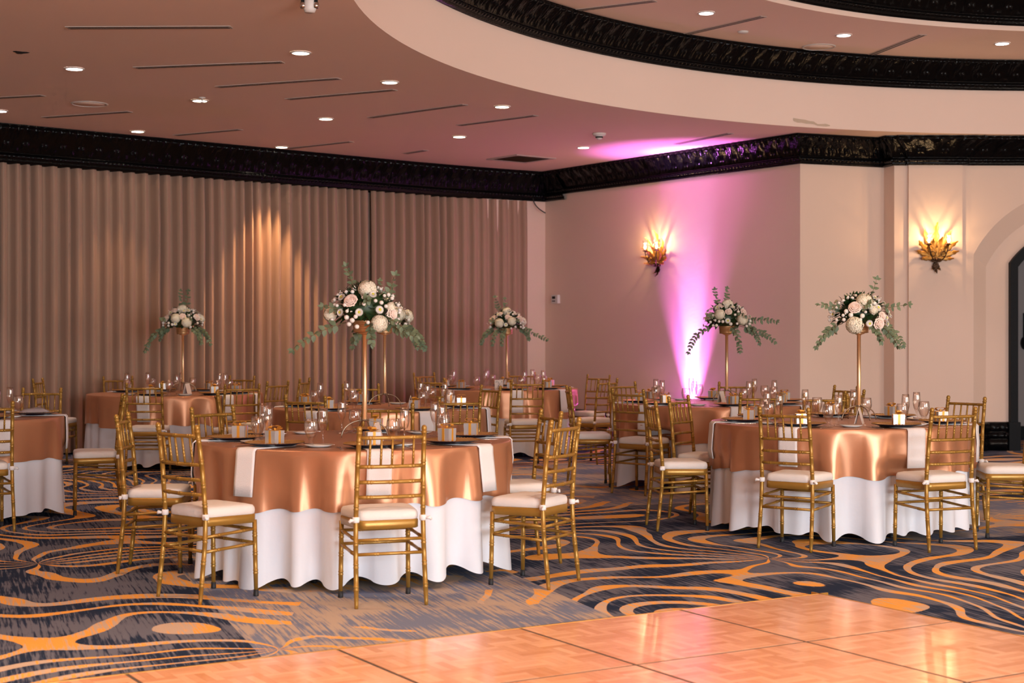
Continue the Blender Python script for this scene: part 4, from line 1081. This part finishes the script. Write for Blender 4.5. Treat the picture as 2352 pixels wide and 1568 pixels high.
centerpiece(2.47, 10.85, 22, 'tall gold stand of white and blush flowers on the right-hand table', [
    ((.06, -.05, .84), (.3, -.3, 1), (.3, 0, 1), .17, 5), ((-.12, -.05, .79), (-1, -.3, .3), (-1, 0, .1), .18, 6), ((.14, -.05, .79), (1, -.2, .2), (1, 0, .15), .20, 5), ((-.13, -.06, .69), (-1, -.3, -.3), (-.5, 0, -1), .26, 11),
    ((.10, -.10, .69), (.5, -.8, -.3), (.5, -.1, -1), .24, 10), ((.05, -.12, .69), (.3, -1, -.3), (.3, 0, -1), .18, 9), ((.14, -.06, .69), (.8, -.3, -.4), (.5, 0, -1), .22, 9), ((0, -.14, .80), (0, -1, .4), (.2, -.6, .1), .10, 4)], right_bl)
centerpiece(-1.09, 13.05, 33, 'tall gold stand behind the largest bouquet, on the middle table', gen_sp(1, (60, 110), ((330, .3), (350, .3), (210, .2), (10, .32), (200, .22))), auto_blooms(5))
centerpiece(-3.52, 16.3, 44, 'tall gold stand of white flowers before the curtain at left', gen_sp(2, (110, 80), ((190, .36), (205, .40), (345, .28), (320, .26), (170, .2))), auto_blooms(6))
centerpiece(-.06, 17.9, 55, 'tall gold stand of white flowers beside the corner wall strip', gen_sp(3, (100, 170), ((200, .28), (240, .30), (350, .2), (260, .3)))+[((.13, -.03, .70), (1, -.1, -.3), (1, 0, -.55), .36, 10)], auto_blooms(7))
centerpiece(1.97, 13.98, 66, 'tall gold stand of cream flowers beside the violet beam', gen_sp(4, (80, 140), ((200, .38), (280, .36), (355, .25)))+[((.13, -.03, .72), (1, -.1, .3), (1, 0, -.2), .32, 10), ((.13, -.03, .70), (1, -.1, -.2), (.8, 0, -.7), .34, 11)], auto_blooms(8))

# ================================================================== LIGHT
def area(name, loc, target, sx, sy, power, col):
    l = bpy.data.lights.new(name, 'AREA'); l.shape = 'RECTANGLE'; l.size = sx; l.size_y = sy; l.energy = power; l.color = col
    o = bpy.data.objects.new(name, l); COL.objects.link(o); o.location = loc; o.rotation_euler = (Vector(target) - Vector(loc)).to_track_quat('-Z', 'Y').to_euler(); return o
area('added_fill', (4.8, -4.5, 2.0), (1.0, 10, 2.3), 6, 2.6, 1400, (.83, .92, 1))  # added soft cool fill behind the camera, standing in for unseen windows
area('added_fill', (12.5, 2.5, 2.1), (3, 12, .9), 5, 2.6, 430, (1, .84, .70))  # added warm fill from the right, out of view, no window built
for x, y in ((2.5, 9), (6, 13.5), (6, 7), (-3, 8), (0, 5), (9, 11), (1.2, 6.6), (3.4, 6.0), (-1.2, 5.0), (1.0, 2.5), (-2.5, 3.5), (3.0, 3.0)):       # hall downlights outside the frame, some added to brighten dance floor and ceiling
    spot('downlight_lamp', (x, y, CZ - .05 if hypot(x - RC[0], y - RC[1]) > R1 else UZ - .05), (0, 0, -1), 420 if y < 4 and x < 5 else 165, (1, .70, .46), 95, .6, .08)
W = bpy.data.worlds.new('world'); SC.world = W; W.use_nodes = True
W.node_tree.nodes['Background'].inputs['Color'].default_value = (1, .72, .56, 1); W.node_tree.nodes['Background'].inputs['Strength'].default_value = .45

vs = SC.view_settings; vs.view_transform = 'Standard'; vs.look = 'None'; vs.gamma = 1; vs.exposure = 0; vs.use_curve_mapping = False
SC.cycles.use_denoising = True; SC.cycles.max_bounces = 6; SC.cycles.diffuse_bounces = 4; SC.cycles.glossy_bounces = 3; SC.cycles.transparent_max_bounces = 10; SC.cycles.use_adaptive_sampling = True; SC.cycles.adaptive_threshold = .07; SC.cycles.adaptive_min_samples = 16
SC.cycles.sample_clamp_indirect = 6; SC.cycles.caustics_reflective = False; SC.cycles.caustics_refractive = False
